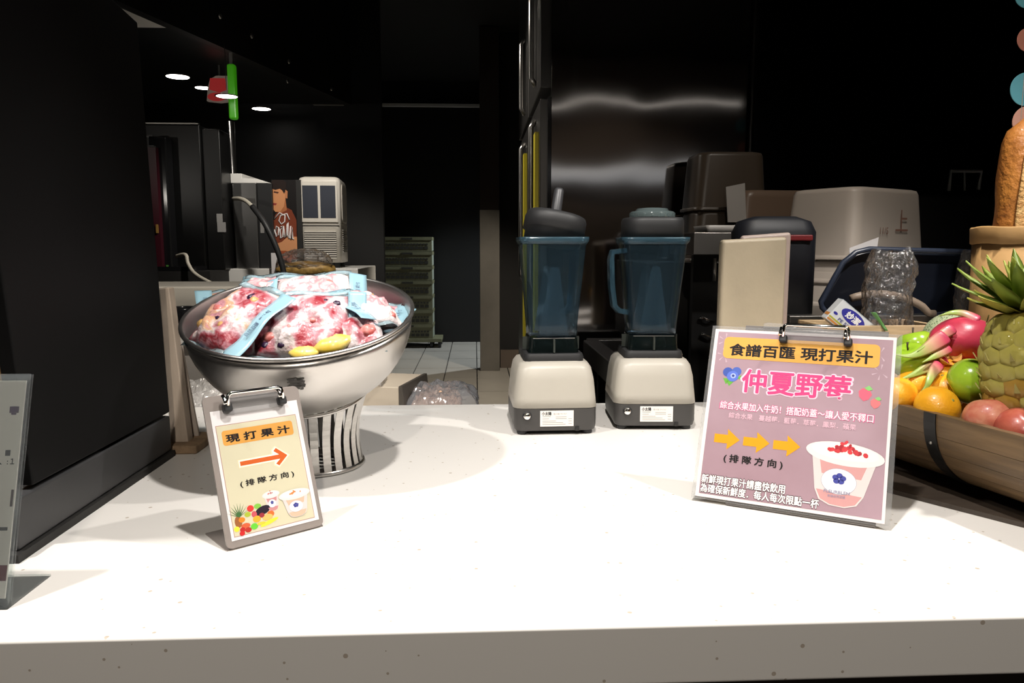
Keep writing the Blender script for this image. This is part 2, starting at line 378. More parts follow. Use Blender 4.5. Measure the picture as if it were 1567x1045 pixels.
# upright pale board standing on a small wooden block behind the cabinet
def quad_slab(pts, off): # front polygon plus offset -> solid
    n = len(pts); vs = list(pts)+[tuple(Vector(p)+Vector(off)) for p in pts]
    return vs, [tuple(range(n)), tuple(range(2*n-1, n-1, -1))]+[(i, n+i, n+(i+1) % n, (i+1) % n) for i in range(n)]
YB = 1.57
bq = [PY(243, 441, YB), PY(258, 440, YB), PY(290, 694, YB), PY(262, 697, YB)]
e = empty('board_offcut', ((bq[2].x+bq[3].x)/2, YB, H), label='pale worn upright board with a chipped edge beside the black cabinet', cat='board')
mb = MB(); mb.add(*quad_slab(bq, (0, .03, 0))); loc(mb.build('board', mat('raw_board', (.52, .42, .33), .75, var=.3, vscale=9, stretch=(3, 3, 1)), e, bevel=.003), e.location)
bq2 = [PY(266, 512, YB+.05), PY(278, 530, YB+.05), PY(306, 677, YB+.05), PY(294, 673, YB+.05), PY(284, 640, YB+.05), PY(280, 560, YB+.05)]
mb = MB(); mb.add(*quad_slab(bq2, (0, .008, 0))); loc(mb.build('torn_strip', mat('torn_card', (.55, .47, .40), .8, var=.2, vscale=12), e), e.location)
bl = PY(253, 712, YB-.01); br = PY(308, 700, YB-.01)
blk = MB().box2((bl.x-.01, YB-.035, H), (br.x, YB+.09, H+.018)).build('wood_block', mat('scuffed_wood', (.36, .24, .14), .75, var=.5, vscale=25, bump=.4, bscale=60), None, bevel=.004)
tag(blk, 'small scuffed flat wooden block under the pale upright board', 'block')

# acrylic L-shaped sign holder, cut by the left frame edge
XA = -.55
tp, bt, ft = PX(47, 572, XA), PX(12, 935, XA), PX(78, 880, XA)
lean = math.atan2(tp.y-bt.y, tp.z-H)
hh = math.hypot(tp.y-bt.y, tp.z-H)
e = empty('acrylic_menu_holder', (XA, bt.y, H), label='clear acrylic L-shaped menu holder cut off by the left frame edge', cat='sign holder')
mp_ = frame((0, 0, 0), (1, 0, 0), (0, math.sin(lean), math.cos(lean)), (0, -math.cos(lean), math.sin(lean)))
MB().box2((-.21, 0, -.0015), (0, hh, .0015), mp_).build('front_sheet', M_clear, e)
MB().box2((-.21, 0, -.0065), (0, hh, -.0045), mp_).build('back_sheet', M_clear, e)
MB().box2((-.21, .0, 0), (0, ft.y-bt.y, .003)).build('foot', M_clear, e)
pap = MB().box2((-.205, .012, -.0042), (-.006, hh-.008, -.0020), mp_).build('menu_sheet', mat('menu_paper', (.86, .82, .78), .6), e)
for nm, (x0, x1, y0, y1), c in (('print_block', (-.022, -.011, hh-.048, hh-.04), (.10, .06, .12)), ('print_block', (-.022, -.016, hh-.10, hh-.093), (.05, .05, .05)), ('print_block', (-.0105, -.0075, .118, .138), (.09, .06, .06)), ('print_block', (-.02, -.0105, .090, .094), (.05, .05, .05)), ('print_block', (-.03, -.0065, .032, .050), (.16, .02, .03)), ('print_block', (-.03, -.012, .014, .018), (.05, .10, .35))):
    MB().box2((x0, y0, -.0020), (x1, y1, -.0018), mp_).build(nm, ink('menu%.2f%.2f' % (c[0], c[2]), c), e)
text('lettering', 'E', e, -.0165, hh-.045, -.0017, ink('purple', (.10, .05, .13)), h=.014, bold=.03, M=mp_)
text('lettering', '、:１', e, -.019, hh-.107, -.0017, ink('blackish', (.03, .03, .03)), h=.009, bold=.02, M=mp_)
# ------------------------------------------------------------------ clipboards with printed notices
def sign_frame(bl, br, lean):
    x = (br-bl); x.z = 0; W = x.length; x.normalize(); n = Vector((-x.y, x.x, 0))
    y = n*math.sin(R(lean)) + Vector((0, 0, 1))*math.cos(R(lean)); z = x.cross(y)
    return frame(bl, x, y, z), W, frame((0, 0, 0), (1, 0, 0), y_local(x, n, y), z_local(lean))
def y_local(x, n, y): return (0, 1, 0)
def z_local(l): return (0, 0, 1)
M_board = mat('grey_acrylic_board', (.27, .235, .215), .3, var=.1, vscale=14)
def wire_clip(e, a1, a2, b0, b1, z):
    c = MB(); pts = []
    r = .006
    for (px, py) in ((a1, b0), (a1, b1-r), (a1+r*.3, b1-r*.3), (a1+r, b1), (a2-r, b1), (a2-r*.3, b1-r*.3), (a2, b1-r), (a2, b0)): pts.append((px, py, z+.012+(py-b0)*.25))
    c.tube(pts, .0029, 10)
    clip = c.build('wire_clip', M_chrome, e, smooth=True)
    for a in (a1, a2):
        MB().box2((a-.0065, b0-.009, z), (a+.0065, b0+.004, z+.013)).build('clip_end', M_rubber, clip, bevel=.003)
        MB().tube([(a-.004, b0+.002, z+.016), (a-.004, b0+.016, z+.010)], .0035, 8).build('clip_spring', M_chrome, clip, smooth=True)
    m = MB().box2((a1-.002, b1-.028, z-.0005), (a2+.002, b1-.004, z+.004)).build('clip_bar', M_sleeve, clip, bevel=.001)
    return clip
def cup_print(e, cx, cy, w, h, z, tiltv=0, topcol=(.7, .12, .10), bodycol=(.70, .50, .42), s=1):
    """printed picture of a dome-rimmed dessert cup: rim, body, badge, topping"""
    m = Matrix.Translation((cx, cy, 0)) @ Matrix.Rotation(tiltv, 4, 'Z')
    def fl(name, pts, dz, col):
        col = tuple(c*.82 for c in col)
        return flat(name, [tuple((m @ Vector((p[0], p[1], 0))).xy) for p in pts], z+dz, ink(name+str(col), col), e)
    fl('cup_body', [(-.41*w, .22*h), (.41*w, .22*h), (.31*w, -.30*h), (.24*w, -.44*h), (.10*w, -.5*h), (-.10*w, -.5*h), (-.24*w, -.44*h), (-.31*w, -.30*h)], .0001, (.74, .66, .64))
    fl('cup_drink', [(-.30*w, .14*h), (.30*w, .14*h), (.25*w, -.06*h), (-.25*w, -.06*h)], .00016, bodycol)
    fl('cup_drink', [(-.29*w, -.30*h), (.29*w, -.30*h), (.22*w, -.43*h), (.09*w, -.485*h), (-.09*w, -.485*h), (-.22*w, -.43*h)], .00016, bodycol)
    fl('cup_rim', ell(0, .27*h, .5*w, .17*h), .0002, (.80, .77, .75))
    fl('cup_cream', ell(0, .30*h, .43*w, .125*h), .00026, (.86, .83, .80))
    fl('cup_badge_edge', ell(-.02*w, -.14*h, .225*w, .19*h), .00026, (.45, .42, .50))
    fl('cup_badge', ell(-.02*w, -.14*h, .22*w, .183*h), .00032, (.82, .81, .83))
    for k in range(5):
        a = R(90+72*k)
        fl('badge_petal', ell(-.02*w+.05*w*math.cos(a), -.10*h+.045*h*math.sin(a), .042*w, .04*h, 12), .00038, (.07, .08, .35))
    rnd = random.Random(int(cx*1e5))
    for k in range(34 if s else 8):
        x = rnd.gauss(0, .09)*w; y = .30*h+rnd.random()*max(.02, .17-abs(x)/w)*h
        cc = [c*f for c, f in zip(topcol, (rnd.choice((.7, 1, 1.15)),)*3)]
        fl('topping', ell(x, y, rnd.uniform(.02, .04)*w, rnd.uniform(.022, .036)*h, 7, rnd.random()*3), .0004+k*.000004, tuple(round(c, 2) for c in cc))

# --- small notice at the left
bl, br = PZ(348, 845, H), PZ(496, 806, H); bl.z = br.z = H+.003
Mx, W, _ = sign_frame(bl, br, 20)
L = .218
eL = empty('clipboard_notice', M=Mx, label='small grey clipboard stand with a pale yellow arrow notice before the bowl', cat='sign')
MB().prism(rrect(W, L, .008, 4, W/2, L/2), -.003, 0).build('board', M_board, eL, bevel=.0006)
lr = R(20)
# foot: bent back from the board's lower edge, flat on the counter
fy, fz = -math.sin(lr), -math.cos(lr)      # world horizontal "back" in the board's (y, z) plane is (sin, -cos)
Mfoot = frame((0, 0, -.003), (1, 0, 0), (0, math.sin(lr), -math.cos(lr)), (0, math.cos(lr), math.sin(lr)))
MB().box2((0, 0, -.003), (W, .085, 0), Mfoot).build('foot', M_board, eL, bevel=.0008)
pw, ph, pa, pt = W/1.11, L/1.175, W*.055, L*.897
MB().box2((pa, pt-ph, .0002), (pa+pw, pt, .0006)).build('paper', M_paper, eL)
def fl(name, fr, z, m): return flat(name, [(pa+x*pw, pt-y*ph) for x, y in fr], z, m, eL)
fl('border', ((.03,.116),(.955,.116),(.955,.977),(.03,.977)), .00075, ink('brownline', (.42, .25, .22)))
fl('panel', ((.037,.121),(.948,.121),(.948,.972),(.037,.972)), .0009, ink('pale_yellow', (.56, .52, .37)))
x0, x1, y0, y1 = .083, .893, .162, .28
flat('banner', rrect((x1-x0)*pw, (y1-y0)*ph, .004, 4, pa+(x0+x1)/2*pw, pt-(y0+y1)/2*ph), .00105, ink('orange_banner', (.64, .31, .065)), eL)
text('lettering', '現 打 果 汁', eL, pa+.485*pw, pt-.228*ph, .0013, ink('black', (.012, .01, .01)), h=.0125, w=.735*pw, bold=.035)
arrow = [(.225,.437-.017),(.675,.437-.017),(.615,.385),(.648,.363),(.768,.437),(.655,.507),(.622,.488),(.68,.455),(.225,.437+.017)]
def grow(pts, k):
    cx = sum(p[0] for p in pts)/len(pts); cy = sum(p[1] for p in pts)/len(pts); out = []
    n = len(pts)
    for i, p in enumerate(pts):
        a, b = Vector(pts[i-1]), Vector(pts[(i+1) % n]); t = (b-a).normalized(); nn = Vector((t.y, -t.x))
        out.append((p[0]+nn.x*k, p[1]+nn.y*k))
    return out
fl('arrow_outline', [(.205,.405),(.585,.405),(.59,.375),(.64,.345),(.80,.437),(.65,.527),(.595,.500),(.60,.470),(.205,.470)], .00105, ink('peach', (.85, .62, .42)))
fl('arrow_halo', [(.212,.410),(.60,.410),(.60,.380),(.642,.354),(.785,.437),(.652,.517),(.605,.493),(.615,.464),(.212,.464)], .0011, ink('cream', (.85, .80, .66)))
fl('arrow', arrow, .00125, ink('arrow_orange', (.54, .10, .018)))
text('lettering', '( 排 隊 方 向 )', eL, pa+.495*pw, pt-.595*ph, .0012, ink('black', (.012, .01, .01)), h=.0095, w=.62*pw, bold=.03)
cup_print(eL, pa+.50*pw, pt-.765*ph, .20*pw, .17*ph, .0010, .03, (.55, .08, .08), (.62, .28, .28), 0)
cup_print(eL, pa+.765*pw, pt-.82*ph, .37*pw, .235*ph, .0016, .02, (.75, .25, .08), (.70, .50, .36), 0)
# printed heap of fruit
rnd = random.Random(4)
for k, (x, y, rx, ry, c) in enumerate(((.10,.87,.04,.045,(.28,.10,.03)),(.14,.86,.035,.02,(.75,.20,.02)),(.25,.79,.038,.025,(.6,.04,.03)),(.21,.83,.035,.02,(.35,.42,.04)),(.33,.785,.04,.02,(.20,.45,.06)),(.38,.825,.09,.033,(.02,.012,.022)),(.28,.84,.03,.025,(.5,.08,.10)),(.46,.865,.04,.024,(.75,.14,.03)),(.30,.88,.045,.025,(.85,.35,.03)),(.42,.885,.06,.025,(.75,.42,.12)),(.07,.92,.03,.02,(.80,.62,.05)),(.43,.925,.11,.015,(.80,.68,.05)),(.17,.91,.05,.02,(.55,.10,.04)),(.26,.93,.04,.024,(.12,.50,.04)),(.13,.935,.03,.02,(.42,.02,.02)),(.19,.945,.035,.02,(.40,.03,.02)),(.12,.96,.03,.018,(.50,.02,.02)),(.36,.86,.03,.018,(.28,.03,.04)),(.34,.92,.05,.012,(.70,.50,.05)))):
    flat('fruit_print', ell(pa+x*pw, pt-y*ph, rx*pw, ry*ph, 14, .25 if rx > .08 else 0), .0011+k*.00001, ink('fr%d' % k, c), eL)
for k in range(9):
    a = R(25+130*k/8); x, y = pa+.115*pw, pt-.835*ph
    flat('leaf_print', [(x-.006*pw, y), (x+.018*math.cos(a), y+.02*math.sin(a)), (x+.012*pw, y)], .00112+k*.00001, ink('leafprint', (.05, .13, .04)), eL)
wire_clip(eL, .175*pw+pa, .80*pw+pa, pt+.004, pt+.021, .0006)

# --- large pink notice at the right
bl, br = PZ(1063, 767, H), PZ(1353, 812, H); bl.z = br.z = H+.0060
Mx, W, _ = sign_frame(bl, br, 23)
L = .297
eR = empty('poster_stand', M=Mx, label='large clipboard stand with a mauve juice poster and three orange arrows', cat='sign')
MB().box2((.05, -.003, -.0062), (W-.012, L+.010, -.0032)).build('board', mat('dark_clip_board', (.16, .145, .135), .3), eR, bevel=.0006)
lr = R(23)
Mfoot = frame((0, -.003, -.0062), (1, 0, 0), (0, math.sin(lr), -math.cos(lr)), (0, math.cos(lr), math.sin(lr)))
MB().box2((.05, 0, 0), (W-.012, .10, .003), Mfoot).build('foot', MATS['dark_clip_board'], eR)
MB().box2((-.006, .0, -.0022), (W+.008, L+.006, -.0018)).build('sleeve_back', M_sleeve, eR)
MB().prism([(W*.28, L+.006), (W*.28, L+.014), (W*.30, L+.016), (W*.60, L+.012), (W*.62, L+.006)], -.0018, -.0014).build('sleeve_flap', M_sleeve, eR)
MB().box2((0, .004, -.0010), (W, L, 0)).build('paper', mat('poster_border', (.70, .64, .64), .5), eR)
def gp(x, y): return (x*W, L-y*(L-.004))
def fr(name, pts, z, m): return flat(name, [gp(*p) for p in pts], z, m, eR)
M_mauve = mat('mauve_print', (.39, .265, .31), .4, var=.5, vscale=5, col2=(.30, .19, .22), spec=.35)
fr('print_ground', ((.02,.016),(.984,.016),(.984,.982),(.02,.982)), .0003, M_mauve)
M_swirl = ink('swirl', (.50, .37, .42))
for k, (x, y) in enumerate(((.07, .07), (.075, .16), (.92, .10), (.93, .20))):
    for j in range(5):
        a = R(30+60*j+17*k); c, s_ = gp(x, y)
        flat('flourish', [(c+.004*math.cos(a), s_+.004*math.sin(a)), (c+.013*math.cos(a-.1), s_+.013*math.sin(a-.1)), (c+.013*math.cos(a+.1), s_+.013*math.sin(a+.1))], .00045, M_swirl, eR)
cx, cy = gp(.492, .112)
flat('banner', rrect(.86*W, .130*L, .008, 5, cx, cy), .0006, ink('yellow_banner', (.70, .36, .075)), eR)
text('lettering', '食譜百匯 現打果汁', eR, *gp(.492, .123), .0008, ink('black', (.012, .01, .01)), w=.79*W, h=.0225, bold=.028)
text('lettering_edge', '仲夏野莓', eR, *gp(.49, .305), .0006, ink('pale_pink', (.80, .55, .65)), w=.620*W, h=.043, bold=.065)
text('lettering', '仲夏野莓', eR, *gp(.49, .305), .0009, ink('hot_pink', (.60, .055, .19)), w=.598*W, h=.0425, bold=.024)
text('lettering_edge', '綜合水果加入牛奶！搭配奶蓋～讓人愛不釋口', eR, *gp(.497, .459), .0006, ink('rose', (.62, .13, .27)), w=.84*W, h=.0148, bold=.06)
text('lettering', '綜合水果加入牛奶！搭配奶蓋～讓人愛不釋口', eR, *gp(.497, .459), .0009, ink('pinkwhite', (.86, .74, .78)), w=.83*W, h=.0142, bold=.008)
text('lettering', '綜合水果　蔓越莓．藍莓．草莓．鳳梨．蘋果', eR, *gp(.484, .516), .0009, ink('softpink', (.72, .46, .54)), w=.69*W, h=.0105, bold=.012)
for xa in (.071, .238, .405):
    k = .147
    fr('arrow', [(xa, .632), (xa+.52*k, .632), (xa+.50*k, .598), (xa+k, .655), (xa+.52*k, .716), (xa+.52*k, .682), (xa, .682)], .0006, ink('arrow_yellow', (.70, .30, .008)))
text('lettering', '( 排 隊 方 向 )', eR, *gp(.303, .767), .0008, ink('black', (.012, .01, .01)), w=.33*W, h=.0140, bold=.03)
for t_, y, x0, x1 in (('新鮮現打果汁請盡快飲用', .896, .014+.012, .493), ('為確保新鮮度．每人每次限點一杯', .949, .011+.014, .674)):
    text('lettering_edge', t_, eR, *gp((x0+x1)/2, y), .0006, ink('umber', (.07, .045, .05)), w=(x1-x0)*W*1.006, h=.0158, bold=.075)
    text('lettering', t_, eR, *gp((x0+x1)/2, y), .0009, ink('offwhite', (.86, .82, .80)), w=(x1-x0)*W, h=.0152, bold=.02)
cx, cy = gp(.775, .765)
cup_print(eR, cx, cy, .40*W, .36*L, .0007, R(-4), (.62, .05, .06), (.66, .34, .33), 1)
text('badge_lettering', 'FLEURBLEN', eR, *gp(.757, .872), .0013, ink('badge_grey', (.25, .24, .35)), w=.13*W, h=.0066, bold=.01)
text('badge_lettering', '食譜自然百匯', eR, *gp(.757, .895), .0013, ink('badge_grey', (.25, .24, .35)), w=.09*W, h=.0045)
# blueberry and strawberry pictures
for k, (x, y, r, c) in enumerate(((.105,.262,.030,(.05,.09,.35)),(.155,.255,.028,(.07,.12,.42)),(.135,.285,.034,(.10,.16,.55)),(.138,.282,.016,(.35,.42,.75)),(.138,.282,.008,(.03,.05,.2)))):
    fr('berry_print', ell(x, y, r, r*.95, 18), .0006+k*.00006, ink('bb%d' % k, c))
for k, p in enumerate((((.08,.30),(.125,.30),(.10,.335)), ((.10,.315),(.15,.31),(.12,.345)), ((.155,.295),(.185,.275),(.18,.30)))): fr('leaf_print', p, .0005, ink('lp', (.12, .36, .05)))
for k, (x, y, r) in enumerate(((.862,.330,.034),(.917,.375,.026))):
    fr('strawberry_print', [(x-r, y-r*.5), (x-r*.4, y-r), (x+r*.6, y-r*.9), (x+r, y), (x+r*.5, y+r*.8), (x-r*.2, y+r*1.1), (x-r*.9, y+r*.4)], .0006+k*.0001, ink('sb%d' % k, (.70, .12+.05*k, .18)))
    fr('leaf_print', [(x-.2*r, y-1.0*r), (x+.5*r, y-1.5*r), (x+1.1*r, y-.9*r), (x+.5*r, y-.6*r)], .0008+k*.0001, ink('lp2', (.22, .50, .16)))
wire_clip(eR, .405*W, .755*W, L-.012, L+.008, .0009)

# ------------------------------------------------------------------ tilted steel bowl on a slatted stand
CB = PY(460, 481, 1.39); RB, DB = .2025, .174
Mb = Matrix.Translation(CB) @ Matrix.Rotation(R(-.5), 4, 'Y') @ Matrix.Rotation(R(16.8), 4, 'X')
def brad(t): return RB*math.cos(t)**.92
prof_o = [(brad(R(a)), -DB*math.sin(R(a))) for a in range(0, 90, 6)]+[(0.0, -DB)]
prof_i = [(max(0, r-.0035), z+.0035 if i else z+.001) for i, (r, z) in enumerate(prof_o)]
rim = [(RB+.004*math.cos(a)+.001, .003+.004*math.sin(a)) for a in [R(x) for x in range(-110, 220, 30)]]
def bowl_material():
    m = mat('bowl_steel', (.57, .545, .52), .27, 1); nt = m.node_tree; b = nt.nodes['Principled BSDF']
    tc = nt.nodes.new('ShaderNodeTexCoord'); n = nt.nodes.new('ShaderNodeTexNoise'); n.inputs['Scale'].default_value = 16; n.inputs['Detail'].default_value = 6
    nt.links.new(tc.outputs['Object'], n.inputs[0]); mr = nt.nodes.new('ShaderNodeMapRange'); mr.inputs[3].default_value = .24; mr.inputs[4].default_value = .44
    nt.links.new(n.outputs['Fac'], mr.inputs[0]); nt.links.new(mr.outputs[0], b.inputs['Roughness']); return m
M_bowl = bowl_material()
bowl = empty('steel_bowl', M=Mb, label='large tilted stainless steel bowl full of frozen fruit packs', cat='bowl')
MB().lathe(list(reversed(prof_o))+rim+prof_i, 72).build('shell', M_bowl, bowl, smooth=True)
me = text_mesh('壽', .03)
loc_ = Mb.inverted() @ PY(452, 567, 1.22)
ph0 = math.atan2(loc_.y, loc_.x)
for v in me.vertices:
    x, y = (v.co.x-.0)*.030, (v.co.y-.35)*.030
    t = R(15)-y/.19; r = brad(t)+.0006; a = ph0+x/r
    v.co = Vector((r*math.cos(a), r*math.sin(a), -DB*math.sin(t)-.0004))
me.materials.clear(); me.materials.append(mat('etched_dark', (.10, .095, .09), .5, .5))
o = bpy.data.objects.new('etched_character', me); COL.objects.link(o); o.parent = bowl
# stand
SC = Vector((-.318, 1.452, H))
stand = empty('bowl_stand', SC, label='round slatted steel stand holding up the tilted bowl', cat='stand')
NS = 26; RS0, RS1, ZS = .094, .108, -.151
def topring(a, dr=0, dz=0): return Mb @ Vector(((RS1+dr)*math.cos(a), (RS1+dr)*math.sin(a), ZS+dz))-SC
tr_ = [topring(2*math.pi*k/48, .001, -.004) for k in range(48)]
MB().tube(tr_, .0038, 8, closed=True).build('top_ring', M_steel, stand, smooth=True)
MB().tube([(RS0*math.cos(2*math.pi*k/48), RS0*math.sin(2*math.pi*k/48), .005) for k in range(48)], .0048, 8, closed=True).build('base_ring', M_steel, stand, smooth=True)
MB().lathe([(.055, .006), (RS0-.003, .006), (RS0-.003, .002), (.055, .002), (.055, .006)], 40).build('base_plate', M_steel_dark, stand)
for k in range(NS):
    a = 2*math.pi*(k+.5)/NS; T = topring(a, 0, -.006); ta = math.atan2(T.y, T.x)
    da = (a-ta+math.pi) % (2*math.pi)-math.pi
    rows = []
    for j in range(8):
        f = j/7; aa = a-da*f; r = (RS0*(1-f)+math.hypot(T.x, T.y)*f) - .012*math.sin(math.pi*f)
        z = .006*(1-f)+T.z*f
        hw = (.0072*(1-f)+.0072*f)
        t_ = Vector((-math.sin(aa), math.cos(aa), 0)); c = Vector((r*math.cos(aa), r*math.sin(aa), z)); nn = Vector((math.cos(aa), math.sin(aa), 0))
        rows.append([c-t_*hw-nn*.0008, c+t_*hw-nn*.0008, c+t_*hw+nn*.0008, c-t_*hw+nn*.0008])
    MB().loft(rows).build('slat', M_steel, stand)

# ------------------------------------------------------------------ frozen fruit packs
def BPt(u, v, zc):
    inv = Mb.inverted(); o = inv @ CAM; d = inv.to_3x3() @ ray(u, v); return o+d*((zc-o.z)/d.z)
def frost_material(name, cols, scale=26, seed=0):
    m = mat(name, cols[0], .32, coat=.6, sss=.0); nt = m.node_tree; b = nt.nodes['Principled BSDF']
    tc = nt.nodes.new('ShaderNodeTexCoord'); mp = nt.nodes.new('ShaderNodeMapping'); mp.inputs['Location'].default_value = (seed*.37, seed*.71, 0); nt.links.new(tc.outputs['Object'], mp.inputs[0])
    nz = nt.nodes.new('ShaderNodeTexNoise'); nz.inputs['Scale'].default_value = 30; nt.links.new(mp.outputs[0], nz.inputs[0])
    mv = nt.nodes.new('ShaderNodeVectorMath'); mv.operation = 'MULTIPLY_ADD'; mv.inputs[1].default_value = (.035, .035, .035); nt.links.new(nz.outputs['Color'], mv.inputs[0]); nt.links.new(mp.outputs[0], mv.inputs[2])
    n = nt.nodes.new('ShaderNodeTexNoise'); n.inputs['Scale'].default_value = scale; n.inputs['Detail'].default_value = 3; nt.links.new(mv.outputs[0], n.inputs[0])
    cr = nt.nodes.new('ShaderNodeValToRGB'); el = cr.color_ramp.elements
    pos = [.34+.34*i/(len(cols)-1) for i in range(len(cols))]
    el[0].position = pos[0]; el[0].color = (*cols[0], 1); el[1].position = pos[-1]; el[1].color = (*cols[-1], 1)
    for i in range(1, len(cols)-1):
        q_ = el.new(pos[i]); q_.color = (*cols[i], 1)
    nt.links.new(n.outputs['Fac'], cr.inputs[0]); nt.links.new(cr.outputs[0], b.inputs['Base Color'])
    n3 = nt.nodes.new('ShaderNodeTexNoise'); n3.inputs['Scale'].default_value = 70; n3.inputs['Detail'].default_value = 3; nt.links.new(mp.outputs[0], n3.inputs[0])
    bp = nt.nodes.new('ShaderNodeBump'); bp.inputs['Strength'].default_value = .5; bp.inputs['Distance'].default_value = .008; nt.links.new(n3.outputs['Fac'], bp.inputs['Height']); nt.links.new(bp.outputs[0], b.inputs['Normal']); nt.links.new(bp.outputs[0], b.inputs['Coat Normal'])
    return m
RED, DRED, PINK, FROST, PURP, PEACH = (.34, .03, .045), (.10, .012, .03), (.58, .27, .31), (.78, .68, .68), (.20, .10, .22), (.72, .42, .24)
F1 = frost_material('frozen_mix_a', [DRED, RED, PINK, FROST, FROST, PINK, RED], 15, 1)
F2 = frost_material('frozen_mix_b', [PURP, PINK, RED, PINK, FROST, PEACH, PINK], 17, 2)
F3 = frost_material('frozen_mix_c', [DRED, PINK, FROST, FROST, (.86, .78, .74), PINK, FROST], 12, 3)
M_strip = mat('pale_blue_film', (.30, .50, .59), .3, coat=.5)
M_blueclear = clear('blue_clear_film', (.72, .88, .94), .35, (.62, .78, .84), .12, bump=.3, bscale=50)
M_berry = mat('frozen_blueberry', (.035, .012, .05), .35, var=.5, vscale=90, coat=.4)
M_wedge = mat('yellow_wedge', (.78, .54, .045), .35, var=.3, vscale=40, coat=.5, col2=(.80, .68, .28))
M_strawb = mat('frozen_strawberry', (.55, .05, .04), .4, var=.6, vscale=60, coat=.5, col2=(.75, .35, .32))
M_peach = mat('frozen_peach', (.80, .48, .18), .4, var=.4, vscale=50, coat=.5)
def pack(uv, zc, w, d, th, rz, tx, ty, m, label, seed, pieces=(), strip=True, side=1, hem=True, stxt='自然百匯'):
    """pillow pack in the bowl: lumpy pouch, pale-blue end seals with small print, frozen pieces pushing at the film"""
    p = BPt(*uv, zc)
    M = Mb @ Matrix.Translation(p) @ Matrix.Rotation(R(rz), 4, 'Z') @ Matrix.Rotation(R(ty), 4, 'Y') @ Matrix.Rotation(R(tx), 4, 'X')
    e = empty('fruit_pack', M=M, label=label, cat='fruit pack', group='frozen fruit packs in the steel bowl')
    def fn(sg):
        def f(i, j):
            x, y = 2*i-1, 2*j-1
            k = max(0, (1-abs(x)**2.6))*max(0, (1-abs(y)**2.6))
            l = noise.noise(Vector((x*2.1+seed, y*2.1, sg)))*.55+noise.noise(Vector((x*5+seed, y*5, sg*3)))*.28
            return (x*w/2*(1-.05*abs(y)), y*d/2*(1-.05*abs(x)), sg*th*.5*k**.55*(1+l*.9))
        return f
    mb = MB().grid(fn(1), 26, 20); mb.grid(fn(-1), 26, 20); mb.build('pouch', m, e, smooth=True)
    for s in ((side,) if strip == 1 else (-1, 1) if strip else ()):
        sw = .032
        def sf(i, j, s=s):
            y = (2*j-1)*d*.5*1.04; x = s*(w/2-.004+sw*i)
            return (x, y, .004+.003*math.sin(y*60+seed)+.008*i*math.sin(y*17+seed*2)-.010*i)
        st = MB().grid(sf, 4, 24).build('end_seal', M_strip, e, smooth=True, solid=.0008)
        tt = text('seal_print', stxt+'  果汁包', e, 0, 0, 0, ink('seal', (.06, .09, .16)), w=d*.42, h=.009, bold=.01, M=Matrix.Translation((s*(w/2+.012), 0, .006)) @ Matrix.Rotation(R(18*s), 4, 'Y') @ Matrix.Rotation(R(90), 4, 'Z'))
    if hem:
        for s in (-1, 1):
            MB().grid(lambda i, j, s=s: ((2*i-1)*w*.5, s*(d/2-.004+.012*j), .003+.004*math.sin(i*9+seed+s)), 16, 2).build('film_hem', M_blueclear, e, smooth=True, solid=.0006)
    rnd = random.Random(seed)
    for kind, x, y, s in pieces:
        k = max(.1, (1-abs(2*x/w)**2.6)*(1-abs(2*y/d)**2.6)); z = th*.5*k**.55
        if kind == 'wedge':
            mb = MB(); rings = []
            for j in range(9):
                a = R(-60+120*j/8); r0 = s
                q = [(0, .0), (.55, .38), (.95, .30), (1.05, 0), (.95, -.30), (.55, -.38)]
                rings.append([((r0*u_)*math.cos(a), (r0*u_)*math.sin(a), r0*h_*.9*(1-.55*abs(j-4)/4)) for u_, h_ in q])
            mb.loft(rings); o = mb.build('fruit_piece', M_wedge, e, smooth=True)
            o.matrix_local = Matrix.Translation((x, y, z*.80)) @ Matrix.Rotation(rnd.uniform(-.5, .5)-1.3, 4, 'Z')
            o['label'] = 'pale yellow fruit wedge'
        else:
            mm = {'berry': M_berry, 'straw': M_strawb, 'peach': M_peach}[kind]
            o = MB().sphere((0, 0, 0), (s, s*.9, s*.8), 14, 9, fn=lambda dd: 1+.18*noise.noise(dd*2+Vector((seed, x*90, y*90)))).build('fruit_piece', mm, e, smooth=True)
            o.matrix_local = Matrix.Translation((x, y, z*.72))
    return e
rb = random.Random(11)
front = [('wedge', .010, -.048, .030), ('wedge', .050, -.030, .038), ('berry', .060, .034, .0085), ('berry', .040, .038, .0075), ('berry', .032, .030, .007), ('berry', -.028, -.046, .0085), ('straw', -.050, -.03, .011), ('straw', .0, -.008, .008), ('straw', .020, -.002, .0075), ('straw', -.016, -.016, .009), ('straw', -.034, -.018, .009), ('berry', -.055, -.045, .008), ('straw', .036, .008, .007), ('berry', .046, .030, .006)]
pack((462, 499), .008, .165, .128, .055, 4, 34, 0, F1, 'frozen fruit pack with two yellow fruit wedges at the front of the bowl', 3, front, strip=1, side=1, stxt='')
pack((358, 488), .024, .115, .145, .050, -38, 26, -4, F2, 'frozen pinkish fruit pack against the left side of the bowl', 7, [('berry', .02, .04, .010), ('berry', -.005, -.02, .009), ('peach', -.035, -.035, .011), ('peach', .015, -.03, .009), ('straw', -.03, .0, .011), ('peach', .03, .035, .010)], strip=1, side=1)
pack((480, 452), .008, .145, .100, .050, 6, 24, -2, F3, 'frosty white fruit pack at the back of the bowl', 12, [('berry', -.03, -.018, .008), ('straw', .03, .012, .010), ('straw', .02, -.012, .008), ('berry', -.022, -.022, .007)], strip=2)
pack((572, 474), .010, .075, .115, .040, 40, 12, 24, F3, 'narrow frozen fruit pack leaning on the right side of the bowl', 17, [('straw', .01, -.04, .009), ('peach', .008, .035, .008), ('straw', .0, -.03, .007)], strip=1, side=-1)
